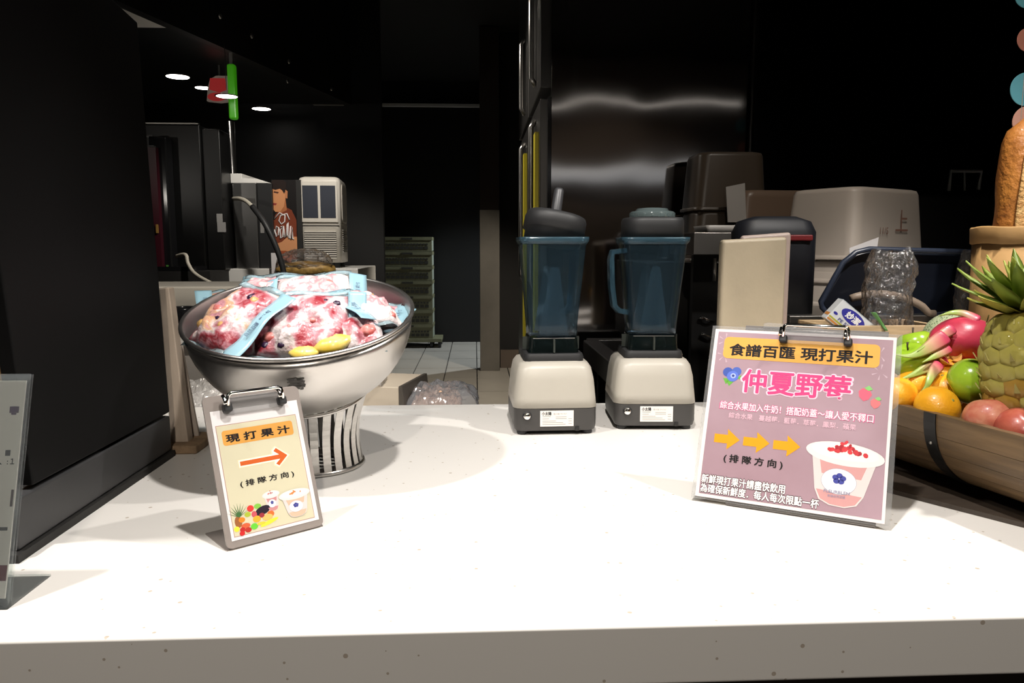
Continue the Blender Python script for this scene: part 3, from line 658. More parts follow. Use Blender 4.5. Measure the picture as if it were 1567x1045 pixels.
pack((548, 512), -.006, .085, .078, .038, 16, 26, 0, F1, 'small red frozen fruit pack low at the right front of the bowl', 21, [('straw', .016, -.006, .014), ('straw', -.01, -.014, .010)], strip=0)
pack((404, 453), -.004, .105, .100, .044, -8, 22, -4, F3, 'pale frozen fruit pack at the left rear of the bowl', 25, [('peach', -.02, .0, .009)], strip=1, side=1)
pack((356, 470), -.040, .080, .100, .034, 24, 12, 14, F2, 'blue edged fruit pack lying low against the left wall of the bowl', 29, strip=2)
pack((575, 492), -.036, .075, .090, .034, -20, 14, -16, F2, 'blue edged fruit pack lying low against the right wall of the bowl', 33, strip=2)
pack((455, 500), -.055, .24, .19, .07, 8, 10, 0, F2, 'frozen fruit pack buried in the middle of the bowl', 37, strip=0)
pack((440, 444), -.040, .15, .09, .035, 0, 20, 0, F3, 'frozen fruit pack standing against the rear wall of the bowl', 41, strip=2)
# ------------------------------------------------------------------ two blenders
M_jar = clear('blue_polycarbonate', (.52, .64, .72), .09, (.07, .13, .175), .12, gloss=.8)
M_jarlip = clear('blue_lip', (.45, .60, .70), .25, (.08, .17, .23), .15)
M_jarwedge = clear('blue_facet', (.78, .84, .88), .38, (.15, .21, .25), .15, gloss=.6)
M_lidclear = clear('clear_cap', (.70, .80, .80), .22, (.35, .45, .45), .12)
M_smoke = clear('smoked_base', (.20, .27, .27), .10, (.03, .05, .05), .1)
M_inner = mat('dark_blade_hub', (.03, .035, .03), .35)
M_tamper = mat('grey_tamper', (.045, .045, .048), .4)
def blender(x, y, rz, label, mirror, lid):
    e = empty('blender', (x, y, H), R(rz), label=label, cat='blender', group='blenders at the back of the counter')
    W, D = .190, .205
    MB().loft([rr3(W-.006, D-.006, .022, .010), rr3(W, D, .024, .022), rr3(W, D, .024, .062)]).build('motor_base', M_charcoal, e, smooth=True, bevel=.0015)
    MB().loft([rr3(W+.002, D+.002, .026, .0625), rr3(W-.002, D-.002, .026, .085), rr3(W-.010, D-.008, .026, .125), rr3(W-.020, D-.018, .028, .150), rr3(W-.034, D-.032, .030, .161), rr3(W-.060, D-.058, .030, .165)]).build('motor_housing', M_cream, e, smooth=True)
    for sx in (-1, 1):
        for sy in (-1, 1): MB().lathe([(0, 0), (.011, 0), (.012, .003), (.011, .011)], 16, Matrix.Translation((sx*(W/2-.020), sy*(D/2-.022), 0))).build('foot', M_rubber, e, smooth=True)
    F = -D/2
    Mf = frame((0, F, 0), (1, 0, 0), (0, 0, 1), (0, -1, 0))
    kn = MB().lathe([(.0105, 0), (.0105, .002), (.0085, .0025)], 20, Mf @ Matrix.Translation((-.066, .046, 0))).build('fuse_socket', M_rubber, e, smooth=True)
    MB().lathe([(.0082, 0), (.0082, .006), (.006, .009), (0, .0095)], 18, Mf @ Matrix.Translation((-.066, .046, 0))).build('fuse_knob', M_chrome, kn, smooth=True)
    lb = MB().box2((-.036, .021, 0), (.040, .057, .0008), Mf).build('rating_label', mat('label_white', (.78, .75, .72), .5), e)
    text('label_print', '小太陽', lb, -.0215, .0505, .0010, ink('grey_print', (.06, .06, .06)), w=.022, h=.0085, bold=.04, M=Mf)
    text('label_print', '果汁機 TM-767', lb, .009, .0495, .0010, ink('grey_soft', (.40, .38, .36)), w=.030, h=.0050, M=Mf)
    for k, (xa, xb, yy) in enumerate(((-.031, -.012, .0435), (-.031, -.016, .0385), (-.001, .024, .0425), (-.001, .024, .0385), (-.031, .000, .0335), (-.031, .016, .0295), (-.031, .022, .0255), (.028, .036, .038), (.028, .036, .033), (.028, .036, .027))):
        MB().box2((xa, yy-.0007, .0008), (xb, yy+.0007, .0010), Mf).build('print_line', ink('grey_soft', (.40, .38, .36)), lb)
    MB().box2((.044, .010, -.004), (.053, .020, .0012), Mf).build('cord_notch', M_dark, e)
    # jar seat
    MB().loft([rr3(.138, .138, .018, .163), rr3(.140, .140, .018, .172), rr3(.134, .134, .018, .181), rr3(.120, .120, .016, .182)]).build('jar_seat', M_rubber, e, smooth=True, bevel=.001)
    jar = MB().loft([rr3(.110, .110, .016, .217), rr3(.113, .113, .017, .245), rr3(.122, .122, .018, .300), rr3(.133, .133, .019, .360), rr3(.143, .143, .020, .415), rr3(.147, .147, .021, .436)], True, False).build('jar', M_jar, e, smooth=True)
    MB().loft([rr3(.118, .118, .014, .1825), rr3(.112, .112, .014, .216)], False, False).build('jar_foot', M_smoke, jar, smooth=True)
    MB().lathe([(0, .212), (.035, .212), (.040, .195), (.040, .184), (0, .184)], 20).build('blade_hub', M_inner, jar, smooth=True)
    for k in range(4):
        MB().box((0, 0, 0), (.004, .03, .03), Matrix.Rotation(k*math.pi/2, 4, 'Z') @ Matrix.Translation((0, -.052, .199))).build('foot_rib', M_inner, jar)
    MB().box2((-.048, -.0570, .2150), (.048, -.0555, .2168)).build('joint_ring', M_steel, jar)
    # tapered ribs moulded into the jar walls
    for sgn, yy in ((-1, -.052), (1, .052)):
        rows = []
        for z, hw, dp in ((.222, .034, .012), (.27, .027, .012), (.32, .018, .012), (.365, .012, .010), (.378, .009, .004)):
            y0 = sgn*(.0525+(z-.217)*.080); rows.append([(-hw, y0, z), (-hw*.22, y0-sgn*dp, z), (hw*.22, y0-sgn*dp, z), (hw, y0, z)])
        MB().loft(rows, True, True, closed=True).build('jar_rib', M_jarwedge, jar)
    MB().loft([[(-.010, -.050, .222), (.010, -.050, .222), (.010, -.036, .222), (-.010, -.036, .222)], [(-.0085, -.060, .372), (.0085, -.060, .372), (.0085, -.050, .372), (-.0085, -.050, .372)], [(-.004, -.061, .381), (.004, -.061, .381), (.004, -.054, .381), (-.004, -.054, .381)]]).build('jar_column', M_jar, jar)
    # lip with pouring spout on one side, handle on the other
    s = -1 if mirror else 1
    def lip(wd, z):
        P = rr3(wd, wd, .022, z, 6)
        return [(px+(-s*.020*max(0, 1-abs(py)/.03) if (-s*px) > wd*.45 else 0), py, zz+(.006*max(0, 1-abs(py)/.03) if (-s*px) > wd*.45 else 0)) for px, py, zz in P]
    MB().loft([lip(.148, .430), lip(.156, .437), lip(.158, .446), lip(.151, .446), lip(.145, .434)], False, False).build('jar_lip', M_jarlip, jar, smooth=True)
    Hp = [(.064, .415), (.098, .412), (.102, .395), (.099, .33), (.092, .285), (.080, .272), (.056, .268)]
    rows = []
    for k, (hx, hz) in enumerate(Hp):
        t = Vector((Hp[min(k+1, 6)][0]-Hp[max(k-1, 0)][0], 0, Hp[min(k+1, 6)][1]-Hp[max(k-1, 0)][1])).normalized(); nn = Vector((t.z, 0, -t.x))
        c = Vector((hx, 0, hz)); rows.append([c+nn*.006+Vector((0, -.011, 0)), c+nn*.006+Vector((0, .011, 0)), c-nn*.006+Vector((0, .011, 0)), c-nn*.006+Vector((0, -.011, 0))])
    ha = MB().loft(rows).build('jar_handle', M_jarlip, jar, bevel=.002)
    ha.matrix_local = Matrix.Rotation(R(50 if s > 0 else 192), 4, 'Z')
    # lid
    if lid == 'tilted':
        Ml = Matrix.Translation((.002, 0, .446)) @ Matrix.Rotation(R(12), 4, 'Y') @ Matrix.Rotation(R(-9), 4, 'X')
        l = MB().loft([rr3(.128, .128, .045, -.012), rr3(.128, .128, .045, .010), rr3(.142, .142, .055, .012), rr3(.142, .142, .058, .040), rr3(.134, .134, .056, .050), rr3(.06, .06, .025, .052)], M=Ml).build('lid', M_rubber, e, smooth=True)
    else:
        l = MB().loft([rr3(.128, .128, .035, .43), rr3(.128, .128, .035, .446), rr3(.138, .138, .038, .448), rr3(.139, .139, .040, .484), rr3(.132, .132, .038, .492), rr3(.06, .06, .02, .493)]).build('lid', M_rubber, e, smooth=True)
        MB().lathe([(.054, .4935), (.054, .503), (.050, .507), (.040, .508), (.036, .514), (.018, .516), (0, .516)], 36).build('lid_cap', M_lidclear, l, smooth=True)
        for k in range(18):
            a = 2*math.pi*k/18; MB().box((0, 0, 0), (.004, .0025, .006), Matrix.Translation((.052*math.cos(a), .052*math.sin(a), .499)) @ Matrix.Rotation(a, 4, 'Z')).build('cap_rib', M_lidclear, l)
    return e
B1 = Vector((.178, 1.760, H))
blender(B1.x, B1.y, 1.5, 'cream blender with blue jar and a tilted black lid, the left one', False, 'tilted')
blender(.422, 1.795, -3, 'cream blender with blue jar and a clear cap on its lid, the right one', True, 'flat')
tp_ = PY(856, 288, 1.77); bt_ = PY(848, 345, 1.76)
tag(MB().tube([bt_-(tp_-bt_)*.25, bt_, tp_-(tp_-bt_)*.06, tp_], [.0125, .0125, .0115, .008], 16).build('blender_tamper', M_tamper, smooth=True), 'dark grey tamper stick poking up through the tilted blender lid', 'tamper')

# ------------------------------------------------------------------ half-barrel fruit display at the right
ZR = 1.05
ra, rbk = PZ(1567, 668, ZR), PZ(1370, 617, ZR)
ax = (rbk-ra).normalized(); ay = Vector((ax.y, -ax.x, 0))          # axis back, across to the right
f0_ = ra-ax*.14; LB = .62; HWB = .175
ctr0 = f0_+ay*HWB
Mbar = frame(Vector((ctr0.x, ctr0.y, H+.0085)), ay, ax, Vector((0, 0, 1)))   # local x across, y along, z up
barrel = empty('half_barrel', M=Mbar, label='half wooden barrel with black iron hoops heaped with fruit', cat='barrel')
DBR = ZR-H-.0085
def bprof(t, off=0, f=0.0):   # t -1..1 from left rim under to right rim; bulge along the length
    a = math.pi/2*t; k = 2/2.3
    x = math.copysign(abs(math.sin(a))**k, t)*(HWB+off); z = DBR-abs(math.cos(a))**k*(DBR+off)
    return x, z
NST = 14
for k in range(NST):
    t0, t1 = -1+2*k/NST+.0012, -1+2*(k+1)/NST-.0012
    rows = []
    for y in (0, LB*.25, LB*.5, LB*.75, LB):
        pts = []
        for (t, of) in ((t0, 0), ((t0+t1)/2, 0), (t1, 0), (t1, -.014), ((t0+t1)/2, -.014), (t0, -.014)):
            x, z = bprof(t, of); pts.append((x, y, max(z, .0015)))
        rows.append(pts)
    MB().loft(rows).build('stave', M_wood, barrel)
for y0, name in ((.012, 'end_board'), (LB-.030, 'end_board')):
    P = [bprof(-1+2*i/24, -.015) for i in range(25)]
    MB().prism([(x, max(z, .003)) for x, z in P], -y0-.016, -y0, frame((0, 0, 0), (1, 0, 0), (0, 0, 1), (0, -1, 0))).build(name, M_wood, barrel)
hy = (PZ(1425, 631, ZR)-f0_).dot(ax)
for yy in (hy, LB-.05, .03):
    rows = [[(*(lambda p: (p[0], yy+dy, max(p[1], .0003)))(bprof(-1+2*i/40, of)),) for (dy, of) in ((-.012, .0005), (.012, .0005), (.012, .0025), (-.012, .0025))] for i in range(41)]
    hp = MB().loft(rows).build('iron_hoop', mat('black_iron', (.022, .021, .021), .35, .6), barrel)
    for t in (-.80, .80):
        x, z = bprof(t, .003); MB().sphere((x, yy, z), .003, 10, 6).build('rivet', M_steel_dark, hp, smooth=True)
# thin dark brown slab laid under it
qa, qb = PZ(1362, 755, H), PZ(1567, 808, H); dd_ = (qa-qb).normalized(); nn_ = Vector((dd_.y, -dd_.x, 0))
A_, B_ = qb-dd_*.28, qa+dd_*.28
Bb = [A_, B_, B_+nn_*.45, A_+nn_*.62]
tag(MB().prism([(p.x, p.y) for p in Bb], H+.0003, H+.008).build('dark_slab', mat('dark_brown_slab', (.060, .045, .034), .45, var=.3, vscale=6, stretch=(2, 12, 1))), 'thin dark brown slab under the half barrel of fruit', 'board')

def fruit_mat(name, c, c2, sc=30, rough=.35, bump=.05, bsc=150, coat=.15): return mat(name, c, rough, var=.5, vscale=sc, bump=bump, bscale=bsc, coat=coat, col2=c2)
M_green = fruit_mat('green_apple_skin', (.34, .52, .035), (.24, .42, .02), 12, .22, 0, 1, .4)
M_orange = fruit_mat('orange_peel', (.90, .45, .025), (.84, .37, .012), 20, .38, .12, 260)
M_pink = fruit_mat('dragon_fruit_skin', (.60, .055, .10), (.50, .03, .065), 14, .35, .05, 80, .3)
M_red = fruit_mat('red_apple_skin', (.46, .10, .06), (.60, .26, .16), 60, .4)
M_stem = mat('brown_stem', (.05, .03, .015), .7)
def place(u, v, y): return PY(u, v, y)
def apple(name, c, r, m, rot, label, cat='apple', grp=None, pitv=.30):
    e = empty(name, c, label=label, cat=cat, group=grp); e.rotation_euler = rot
    prof = []
    for k in range(25):
        th = math.pi*k/24; rr = r*(math.sin(th)**.92)*(1+.05*math.cos(th))
        z = r*.93*math.cos(th)
        if th < .75: z -= r*pitv*(1-th/.75)**1.6
        if th > 2.55: z += r*.16*((th-2.55)/.59)**1.5
        prof.append((rr, z))
    MB().lathe(prof, 32).build('flesh', m, e, smooth=True)
    MB().tube([(0, 0, r*.55), (r*.03, 0, r*.85), (r*.10, 0, r*1.05)], [r*.05, r*.04, r*.06], 8).build('stem', M_stem, e, smooth=True)
    return e
apple('green_apple', place(1486, 584, 1.235), .040, M_green, (R(20), R(62), 0), 'glossy green apple beside the pineapple, the nearest of the apples')
apple('green_apple', place(1402, 531, 1.40), .036, M_green, (R(-15), R(-10), 0), 'green apple under the dragon fruit tips, upper of the two by the poster')
apple('green_apple', place(1394, 552, 1.335), .036, M_green, (R(10), R(-25), 0), 'green apple at the poster edge below the other green apple')
apple('red_apple', place(1514, 643, 1.13), .038, M_red, (R(-15), R(5), 0), 'mottled red apple lying below the pineapple', pitv=.12)
apple('red_apple', place(1562, 662, 1.08), .038, fruit_mat('dark_red_skin', (.30, .04, .03), (.40, .10, .06), 40), (R(30), R(25), 0), 'dark red apple in the shade under the pineapple')
def orange(c, r, rot, label, grp='oranges in the half barrel'):
    e = empty('orange', c, label=label, cat='orange', group=grp); e.rotation_euler = rot
    MB().sphere((0, 0, 0), (r, r, r*.94), 32, 20, fn=lambda d: 1-.10*max(0, d.z-.92)*8).build('peel', M_orange, e, smooth=True)
    MB().lathe([(0, r*.90), (r*.07, r*.885), (r*.10, r*.86)], 8).build('stem_button', mat('orange_button', (.30, .30, .06), .7), e, smooth=True)
    return e
orange(place(1434, 624, 1.225), .0375, (R(50), R(30), 0), 'round orange directly above the black barrel hoop')
orange(place(1374, 605, 1.285), .034, (R(-30), R(20), 0), 'orange half hidden by the right edge of the poster')
orange(place(1400, 592, 1.315), .035, (R(120), R(10), 0), 'orange in the shade behind the dragon fruit leaf tip')
orange(place(1446, 598, 1.285), .036, (R(10), R(-20), 0), 'orange squeezed behind the green apple')
# persimmon with its curled calyx
pc = place(1444, 572, 1.315)
e = empty('persimmon', pc, label='orange persimmon with a dried curled calyx behind the green apple', cat='persimmon'); e.rotation_euler = (R(25), 0, 0)
MB().sphere((0, 0, 0), (.034, .034, .028), 24, 14).build('flesh', M_orange, e, smooth=True)
for k in range(4):
    a = k*math.pi/2+.5
    def cf(i, j, a=a):
        r = .004+.026*i; hw = .013*math.sin(math.pi*min(1, i*.8+.2)); t = (2*j-1)*hw
        return (r*math.cos(a)-t*math.sin(a), r*math.sin(a)+t*math.cos(a), .028+.016*i*i-.004*i+.003*math.cos(j*6))
    MB().grid(cf, 6, 4).build('calyx_lobe', mat('dry_calyx', (.50, .22, .03), .7), e, smooth=True, solid=.0012)

def scale_leaf(pts, w, m, e, name='scale', twist=0):
    """one fleshy scale: path of points, width tapering to a tip"""
    P = [Vector(p) for p in pts]; rows = []; n = len(P)
    for i, p in enumerate(P):
        t = (P[min(i+1, n-1)]-P[max(i-1, 0)]).normalized(); side = t.cross(Vector((0, -1, .6))).normalized(); nn = side.cross(t)
        f = i/(n-1); hw = 1.35*w*(1-f**1.7)*(.8+.2*math.cos(f*3)); th = .003*(1-f)+.0008
        rows.append([p-side*hw, p+nn*th, p+side*hw, p-nn*th*1.6])
    return MB().loft(rows).build(name, m, e, smooth=True, subsurf=1)
def tip_mat(name, base, tip, axis_from, axis_to):
    """skin that turns from pink to green along the scale"""
    if name in MATS: return MATS[name]
    m = mat(name, base, .4, coat=.2); nt = m.node_tree; b = nt.nodes['Principled BSDF']; tc = nt.nodes.new('ShaderNodeTexCoord')
    a = Vector(axis_from); d = Vector(axis_to)-a
    vs = nt.nodes.new('ShaderNodeVectorMath'); vs.operation = 'SUBTRACT'; vs.inputs[1].default_value = a
    vd = nt.nodes.new('ShaderNodeVectorMath'); vd.operation = 'DOT_PRODUCT'; vd.inputs[1].default_value = d/d.length_squared
    cr = nt.nodes.new('ShaderNodeValToRGB'); cr.color_ramp.elements[0].position = .08; cr.color_ramp.elements[1].position = .58
    cr.color_ramp.elements[0].color = (*base, 1); cr.color_ramp.elements[1].color = (*tip, 1)
    mid = cr.color_ramp.elements.new(.30); mid.color = (.58, .30, .20, 1)
    nt.links.new(tc.outputs['Object'], vs.inputs[0]); nt.links.new(vs.outputs[0], vd.inputs[0]); nt.links.new(vd.outputs['Value'], cr.inputs[0]); nt.links.new(cr.outputs[0], b.inputs['Base Color']); return m
def dragon(c, r3, rz, ry, label, scales):
    e = empty('dragon_fruit', c, label=label, cat='dragon fruit', group='dragon fruits in the half barrel')
    Mr = Matrix.Rotation(rz, 4, 'Z') @ Matrix.Rotation(ry, 4, 'Y')
    MB().sphere((0, 0, 0), r3, 32, 20, Mr, fn=lambda d: 1+.05*noise.noise(d*2.3)-.10*max(0, -d.x)*abs(d.z)).build('flesh', M_pink, e, smooth=True)
    for k, (pix, y, w) in enumerate(scales):
        pts = [PY(u, v, y+dy)-c for (u, v, dy) in pix]
        fine = []
        for i in range(len(pts)-1):
            for j in range(3): fine.append(pts[i].lerp(pts[i+1], j/3))
        fine.append(pts[-1])
        for _ in range(2): fine = [fine[0]]+[(fine[i-1]+fine[i]*2+fine[i+1])/4 for i in range(1, len(fine)-1)]+[fine[-1]]
        scale_leaf(fine, w, tip_mat('scale%.3f%d' % (c.x, k), (.58, .06, .12), (.32, .43, .09), fine[0], fine[-1]), e)
    return e
dragon(place(1470, 520, 1.345), (.063, .046, .043), R(8), R(-10), 'upper bright pink dragon fruit against the pineapple',
       [(((1450, 512, -.045), (1425, 530, -.05), (1395, 548, -.05), (1362, 540, -.03)), 1.345, .017), (((1462, 500, -.035), (1430, 520, -.045), (1400, 540, -.05)), 1.345, .013), (((1500, 490, -.02), (1475, 478, 0), (1452, 478, .0), (1434, 485, .01)), 1.345, .012), (((1455, 530, -.05), (1432, 545, -.055), (1408, 556, -.06)), 1.345, .012)])
dragon(place(1474, 557, 1.345), (.060, .040, .032), R(6), R(-8), 'darker dragon fruit tucked under the bright pink one',
       [(((1450, 548, -.045), (1420, 562, -.05), (1395, 575, -.055), (1372, 582, -.05)), 1.345, .014), (((1440, 555, -.06), (1424, 574, -.09), (1420, 592, -.105), (1402, 606, -.11)), 1.345, .012)])
# netted melon
c = place(1452, 512, 1.47)
e = empty('netted_melon', c, label='grey green netted melon behind the dragon fruit', cat='melon')
def melon_mat():
    m = mat('melon_skin', (.24, .32, .16), .6); nt = m.node_tree; b = nt.nodes['Principled BSDF']; tc = nt.nodes.new('ShaderNodeTexCoord')
    vo = nt.nodes.new('ShaderNodeTexVoronoi'); vo.feature = 'DISTANCE_TO_EDGE'; vo.inputs['Scale'].default_value = 190; nt.links.new(tc.outputs['Object'], vo.inputs['Vector'])
    cr = nt.nodes.new('ShaderNodeValToRGB'); cr.color_ramp.elements[0].position = .10; cr.color_ramp.elements[1].position = .28; cr.color_ramp.elements[0].color = (.50, .55, .34, 1); cr.color_ramp.elements[1].color = (.13, .22, .10, 1)
    nt.links.new(vo.outputs['Distance'], cr.inputs[0]); nt.links.new(cr.outputs[0], b.inputs['Base Color'])
    bp = nt.nodes.new('ShaderNodeBump'); bp.inputs['Strength'].default_value = .5; bp.inputs['Distance'].default_value = .002; bp.invert = True; nt.links.new(vo.outputs['Distance'], bp.inputs['Height']); nt.links.new(bp.outputs[0], b.inputs['Normal']); return m
MB().sphere((0, 0, 0), (.052, .048, .043), 32, 20, Matrix.Rotation(R(-32), 4, 'Y')).build('rind', melon_mat(), e, smooth=True)
MB().tube([(.040, 0, .030), (.046, 0, .042)], .004, 8).build('stem', mat('green_stem', (.16, .22, .08), .7), e, smooth=True)
# filler fruit below, glimpsed between the others
for k, (u, v, y, r, lab) in enumerate(((1478, 604, 1.30, .036, 'orange deep in the barrel under the green apple'), (1520, 600, 1.27, .036, 'orange deep in the barrel behind the pineapple'))):
    orange(place(u, v, y), r, (0, R(40*k), 0), lab)

# pineapple: body with separate eyes, crown of leaves
PCn = place(1586, 570, 1.135)
pine = empty('pineapple', PCn, label='large ripe pineapple with green crown at the right frame edge', cat='pineapple'); pine.rotation_euler = (R(-6), R(-9), 0)
RP, HP = .071, .105
def prad(z):
    t = max(-1, min(1, z/HP)); return RP*(1-abs(t)**3.2)**.5*(1-.06*t)
M_pine = fruit_mat('pineapple_rind', (.34, .26, .035), (.22, .17, .02), 40, .6, .2, 120)
M_eye = fruit_mat('pineapple_eye', (.52, .44, .10), (.36, .31, .04), 90, .5, .6, 130)
M_eye2 = fruit_mat('pineapple_eye_gold', (.48, .28, .03), (.33, .17, .012), 90, .5, .6, 130)
M_spike = mat('eye_spike', (.42, .36, .10), .6, var=.4, vscale=200)
MB().lathe([(max(.001, prad(-HP+2*HP*k/24)), -HP+2*HP*k/24) for k in range(25)], 32).build('body', M_pine, pine, smooth=True)
def eye_mesh(m):
    mb = MB(); n = 6; rings = []
    for r, z in ((1.18, -.25), (1.02, .12), (.78, .38), (.40, .52)): rings.append([(r*math.cos(2*math.pi*(k+.5)/n), r*math.sin(2*math.pi*(k+.5)/n), z) for k in range(n)])
    mb.loft(rings, False, True); return mb.mesh('eye', m, True)
em, em2 = eye_mesh(M_eye), eye_mesh(M_eye2)
sp = MB().prism([(-.15, 0), (.15, 0), (.07, .35), (0, .70), (-.07, .35)], 0, .10).mesh('spike', M_spike)
rows_n = 8; rr = random.Random(5)
for i in range(rows_n):
    z = -HP*.93+2*HP*.93*(i+.5)/rows_n; rad = prad(z); n = 11
    for k in range(n):
        a = 2*math.pi*(k+.5*(i % 2))/n
        dz = .002; sl = (prad(z+dz)-prad(z-dz))/(2*dz)
        nn = Vector((math.cos(a), math.sin(a), -sl)).normalized(); tt = Vector((-math.sin(a), math.cos(a), 0)); bb = nn.cross(tt)
        s1 = max(.006, math.pi*rad/n*1.10*rr.uniform(.9, 1.1)); s2 = HP*.93/rows_n*1.40*rr.uniform(.9, 1.1)
        o = bpy.data.objects.new('eye', em if z > -.03+rr.uniform(-.03, .03) else em2); COL.objects.link(o); o.parent = pine
        p = Vector((rad*math.cos(a), rad*math.sin(a), z))
        o.matrix_local = frame(p, tt*s1, bb*s2, nn*.012*rr.uniform(.8, 1.25))
        s = bpy.data.objects.new('spike', sp); COL.objects.link(s); s.parent = o
        s.matrix_local = Matrix.Translation((rr.uniform(-.15, .15), -.35, .50)) @ Matrix.Rotation(R(rr.uniform(15, 50)), 4, 'X') @ Matrix.Scale(rr.uniform(.8, 1.4), 4)
def leafm(name, c, c2): return mat(name, c, .45, var=.5, vscale=18, col2=c2, stretch=(1, 1, .4))
LM = [leafm('crown_leaf_a', (.28, .35, .05), (.14, .22, .025)), leafm('crown_leaf_b', (.44, .45, .08), (.26, .31, .04)), leafm('crown_leaf_c', (.46, .40, .07), (.28, .28, .04))]
crown = random.Random(9)
for k in range(40):
    ring = k/40; a = k*2.39996; tilt = R(64-52*ring+crown.uniform(-6, 6)); ln = .058+.050*math.sin(math.pi*min(1, ring*1.1))+crown.uniform(-.008, .008)
    w0 = .0165-.005*ring; rows = []
    base = Vector((.020*(1-ring)*math.cos(a), .020*(1-ring)*math.sin(a), HP*.94+.022*ring))
    n_ = 8; p = base.copy(); tang = tilt
    for j in range(n_+1):
        f = j/n_
        d_ = Vector((math.sin(tang)*math.cos(a), math.sin(tang)*math.sin(a), math.cos(tang))); side = Vector((-math.sin(a), math.cos(a), 0)); nn = side.cross(d_)
        hw = w0*(.75+.5*f)*(1-f**2.2)*1.05+.0003
        rows.append([p-side*hw+nn*hw*.35, p-nn*.0012, p+side*hw+nn*hw*.35, p+nn*.0012])
        p = p+d_*ln/n_; tang += R(1.5)*(1 if f < .6 else -2)
    MB().loft(rows).build('leaf', LM[2] if ring < .22 else LM[crown.randint(0, 1)], pine, smooth=True)

# ------------------------------------------------------------------ paper bag of bread behind the pineapple
pb = PY(1512, 345, 1.72); XB = pb.x+.200
e = empty('paper_bag', (XB, 1.85, H), label='brown kraft paper bag with a rolled top holding bread', cat='paper bag')
zb = pb.z-H
def bagring(r, z, ph=0): return [((r+.002*math.sin(k*1.9+ph))*1.0*math.cos(2*math.pi*k/40), (r*1.0+.002*math.sin(k*2.7+ph))*math.sin(2*math.pi*k/40), z+.0015*math.sin(k*.9+ph)) for k in range(40)]
M_kraft = mat('kraft_paper', (.50, .29, .11), .7, var=.15, vscale=10, bump=.15, bscale=25)
MB().loft([bagring(.115, 0), bagring(.118, zb*.5, 1), bagring(.122, zb-.03, 2), bagring(.118, zb-.032, 2)], True, False).build('bag', M_kraft, e, smooth=True)
MB().loft([bagring(.1235, zb-.042, 2), bagring(.1265, zb-.040, 2), bagring(.1285, zb-.003, 2), bagring(.126, zb+.001, 2), bagring(.124, zb-.004, 2), bagring(.119, zb-.036, 2)], False, False).build('rolled_cuff', M_kraft, e, smooth=True)
bz = PY(1540, 181, 1.84)
bc = PY(1562, 260, 1.84)
def crust_mat():
    m = mat('bread_crust', (.58, .23, .04), .5, var=.6, vscale=14, bump=.5, bscale=70, col2=(.30, .10, .02), coat=.1); return m
M_crumb = mat('bread_score', (.72, .46, .18), .7, var=.5, vscale=60, bump=.6, bscale=140, col2=(.50, .24, .07))
e = empty('bread_loaf', (bc.x, 1.84, H+.01), label='long golden crusty loaf standing in the kraft paper bag', cat='bread')
topz = bz.z-H-.01; rows = []
for j in range(26):
    f = j/25; z = topz*f; k = 1 if f < .86 else max(.05, math.sqrt(max(0, 1-((f-.86)/.14)**2)))
    r = .050*k*(1+.035*math.sin(f*34))
    rows.append([((r+.002*noise.noise(Vector((k_*.7, f*9, 1))))*math.cos(2*math.pi*k_/28), r*math.sin(2*math.pi*k_/28), z) for k_ in range(28)])
MB().loft(rows).build('crust', crust_mat(), e, smooth=True)
rows = []
for j in range(22):
    f = j/21; z = topz*(.10+.80*f); hw = .019*math.sin(math.pi*min(1, f*.92+.06))**.5
    r = .0505*(1+.035*math.sin((.10+.80*f)*34))+.002
    rows.append([(r*math.sin(t_)-.004, -r*math.cos(t_), z) for t_ in [(-.30+hw/r*(2*k_/6-1)) for k_ in range(7)]])
MB().loft(rows, False, False, closed=False).build('score_line', M_crumb, e, smooth=True, solid=.003)

# hanging garland of paper discs
e0 = PY(1572, 60, 1.95)
gar = empty('disc_garland', (e0.x, 1.95, 1.5), label='hanging garland of coral and teal paper discs at the right frame edge', cat='garland')
def gl(v): return PY(1572, v, 1.95).z-1.5
MB().tube([(0, 0, gl(182)), (0, 0, 3.59-1.5)], .0008, 6).build('string', mat('string', (.5, .45, .4), .8), gar)
for u, v, r, c, nm in ((1575, 60, .030, (.62, .24, .17), 'coral'), (1571, 136, .042, (.13, .42, .50), 'teal'), (1573, 186, .040, (.70, .36, .27), 'peach'), (1574, -10, .035, (.13, .42, .50), 'teal')):
    p = PY(u, v, 1.95)
    MB().lathe([(0, -.001), (r, -.001), (r, .001), (0, .001)], 40, Matrix.Translation((p.x-e0.x, .003, p.z-1.5)) @ Matrix.Rotation(R(90), 4, 'X') @ Matrix.Rotation(R(0), 4, 'Y')).build('disc', mat('paper_'+nm, c, .7), gar)
# ------------------------------------------------------------------ wooden box with supplies behind the fruit
YW = 1.80
wa, wb2 = PY(1266, 499, YW), PY(1446, 499, YW)
crate = empty('wooden_box', (wa.x, YW, H), label='low wooden box behind the fruit holding gloves and cup sleeves', cat='box')
wz = wa.z-H; ww = wb2.x-wa.x; wd = .17
for nm, lo, hi in (('front_plank', (0, 0, .0), (ww, .014, wz)), ('rear_plank', (0, wd-.014, 0), (ww, wd, wz)), ('side_plank', (0, .0145, 0), (.014, wd-.0145, wz)), ('side_plank', (ww-.014, .0145, 0), (ww, wd-.0145, wz)), ('bottom_plank', (.0145, .0145, .004), (ww-.0145, wd-.0145, .016))):
    MB().box2(lo, hi).build(nm, M_woodlight, crate, bevel=.0015)
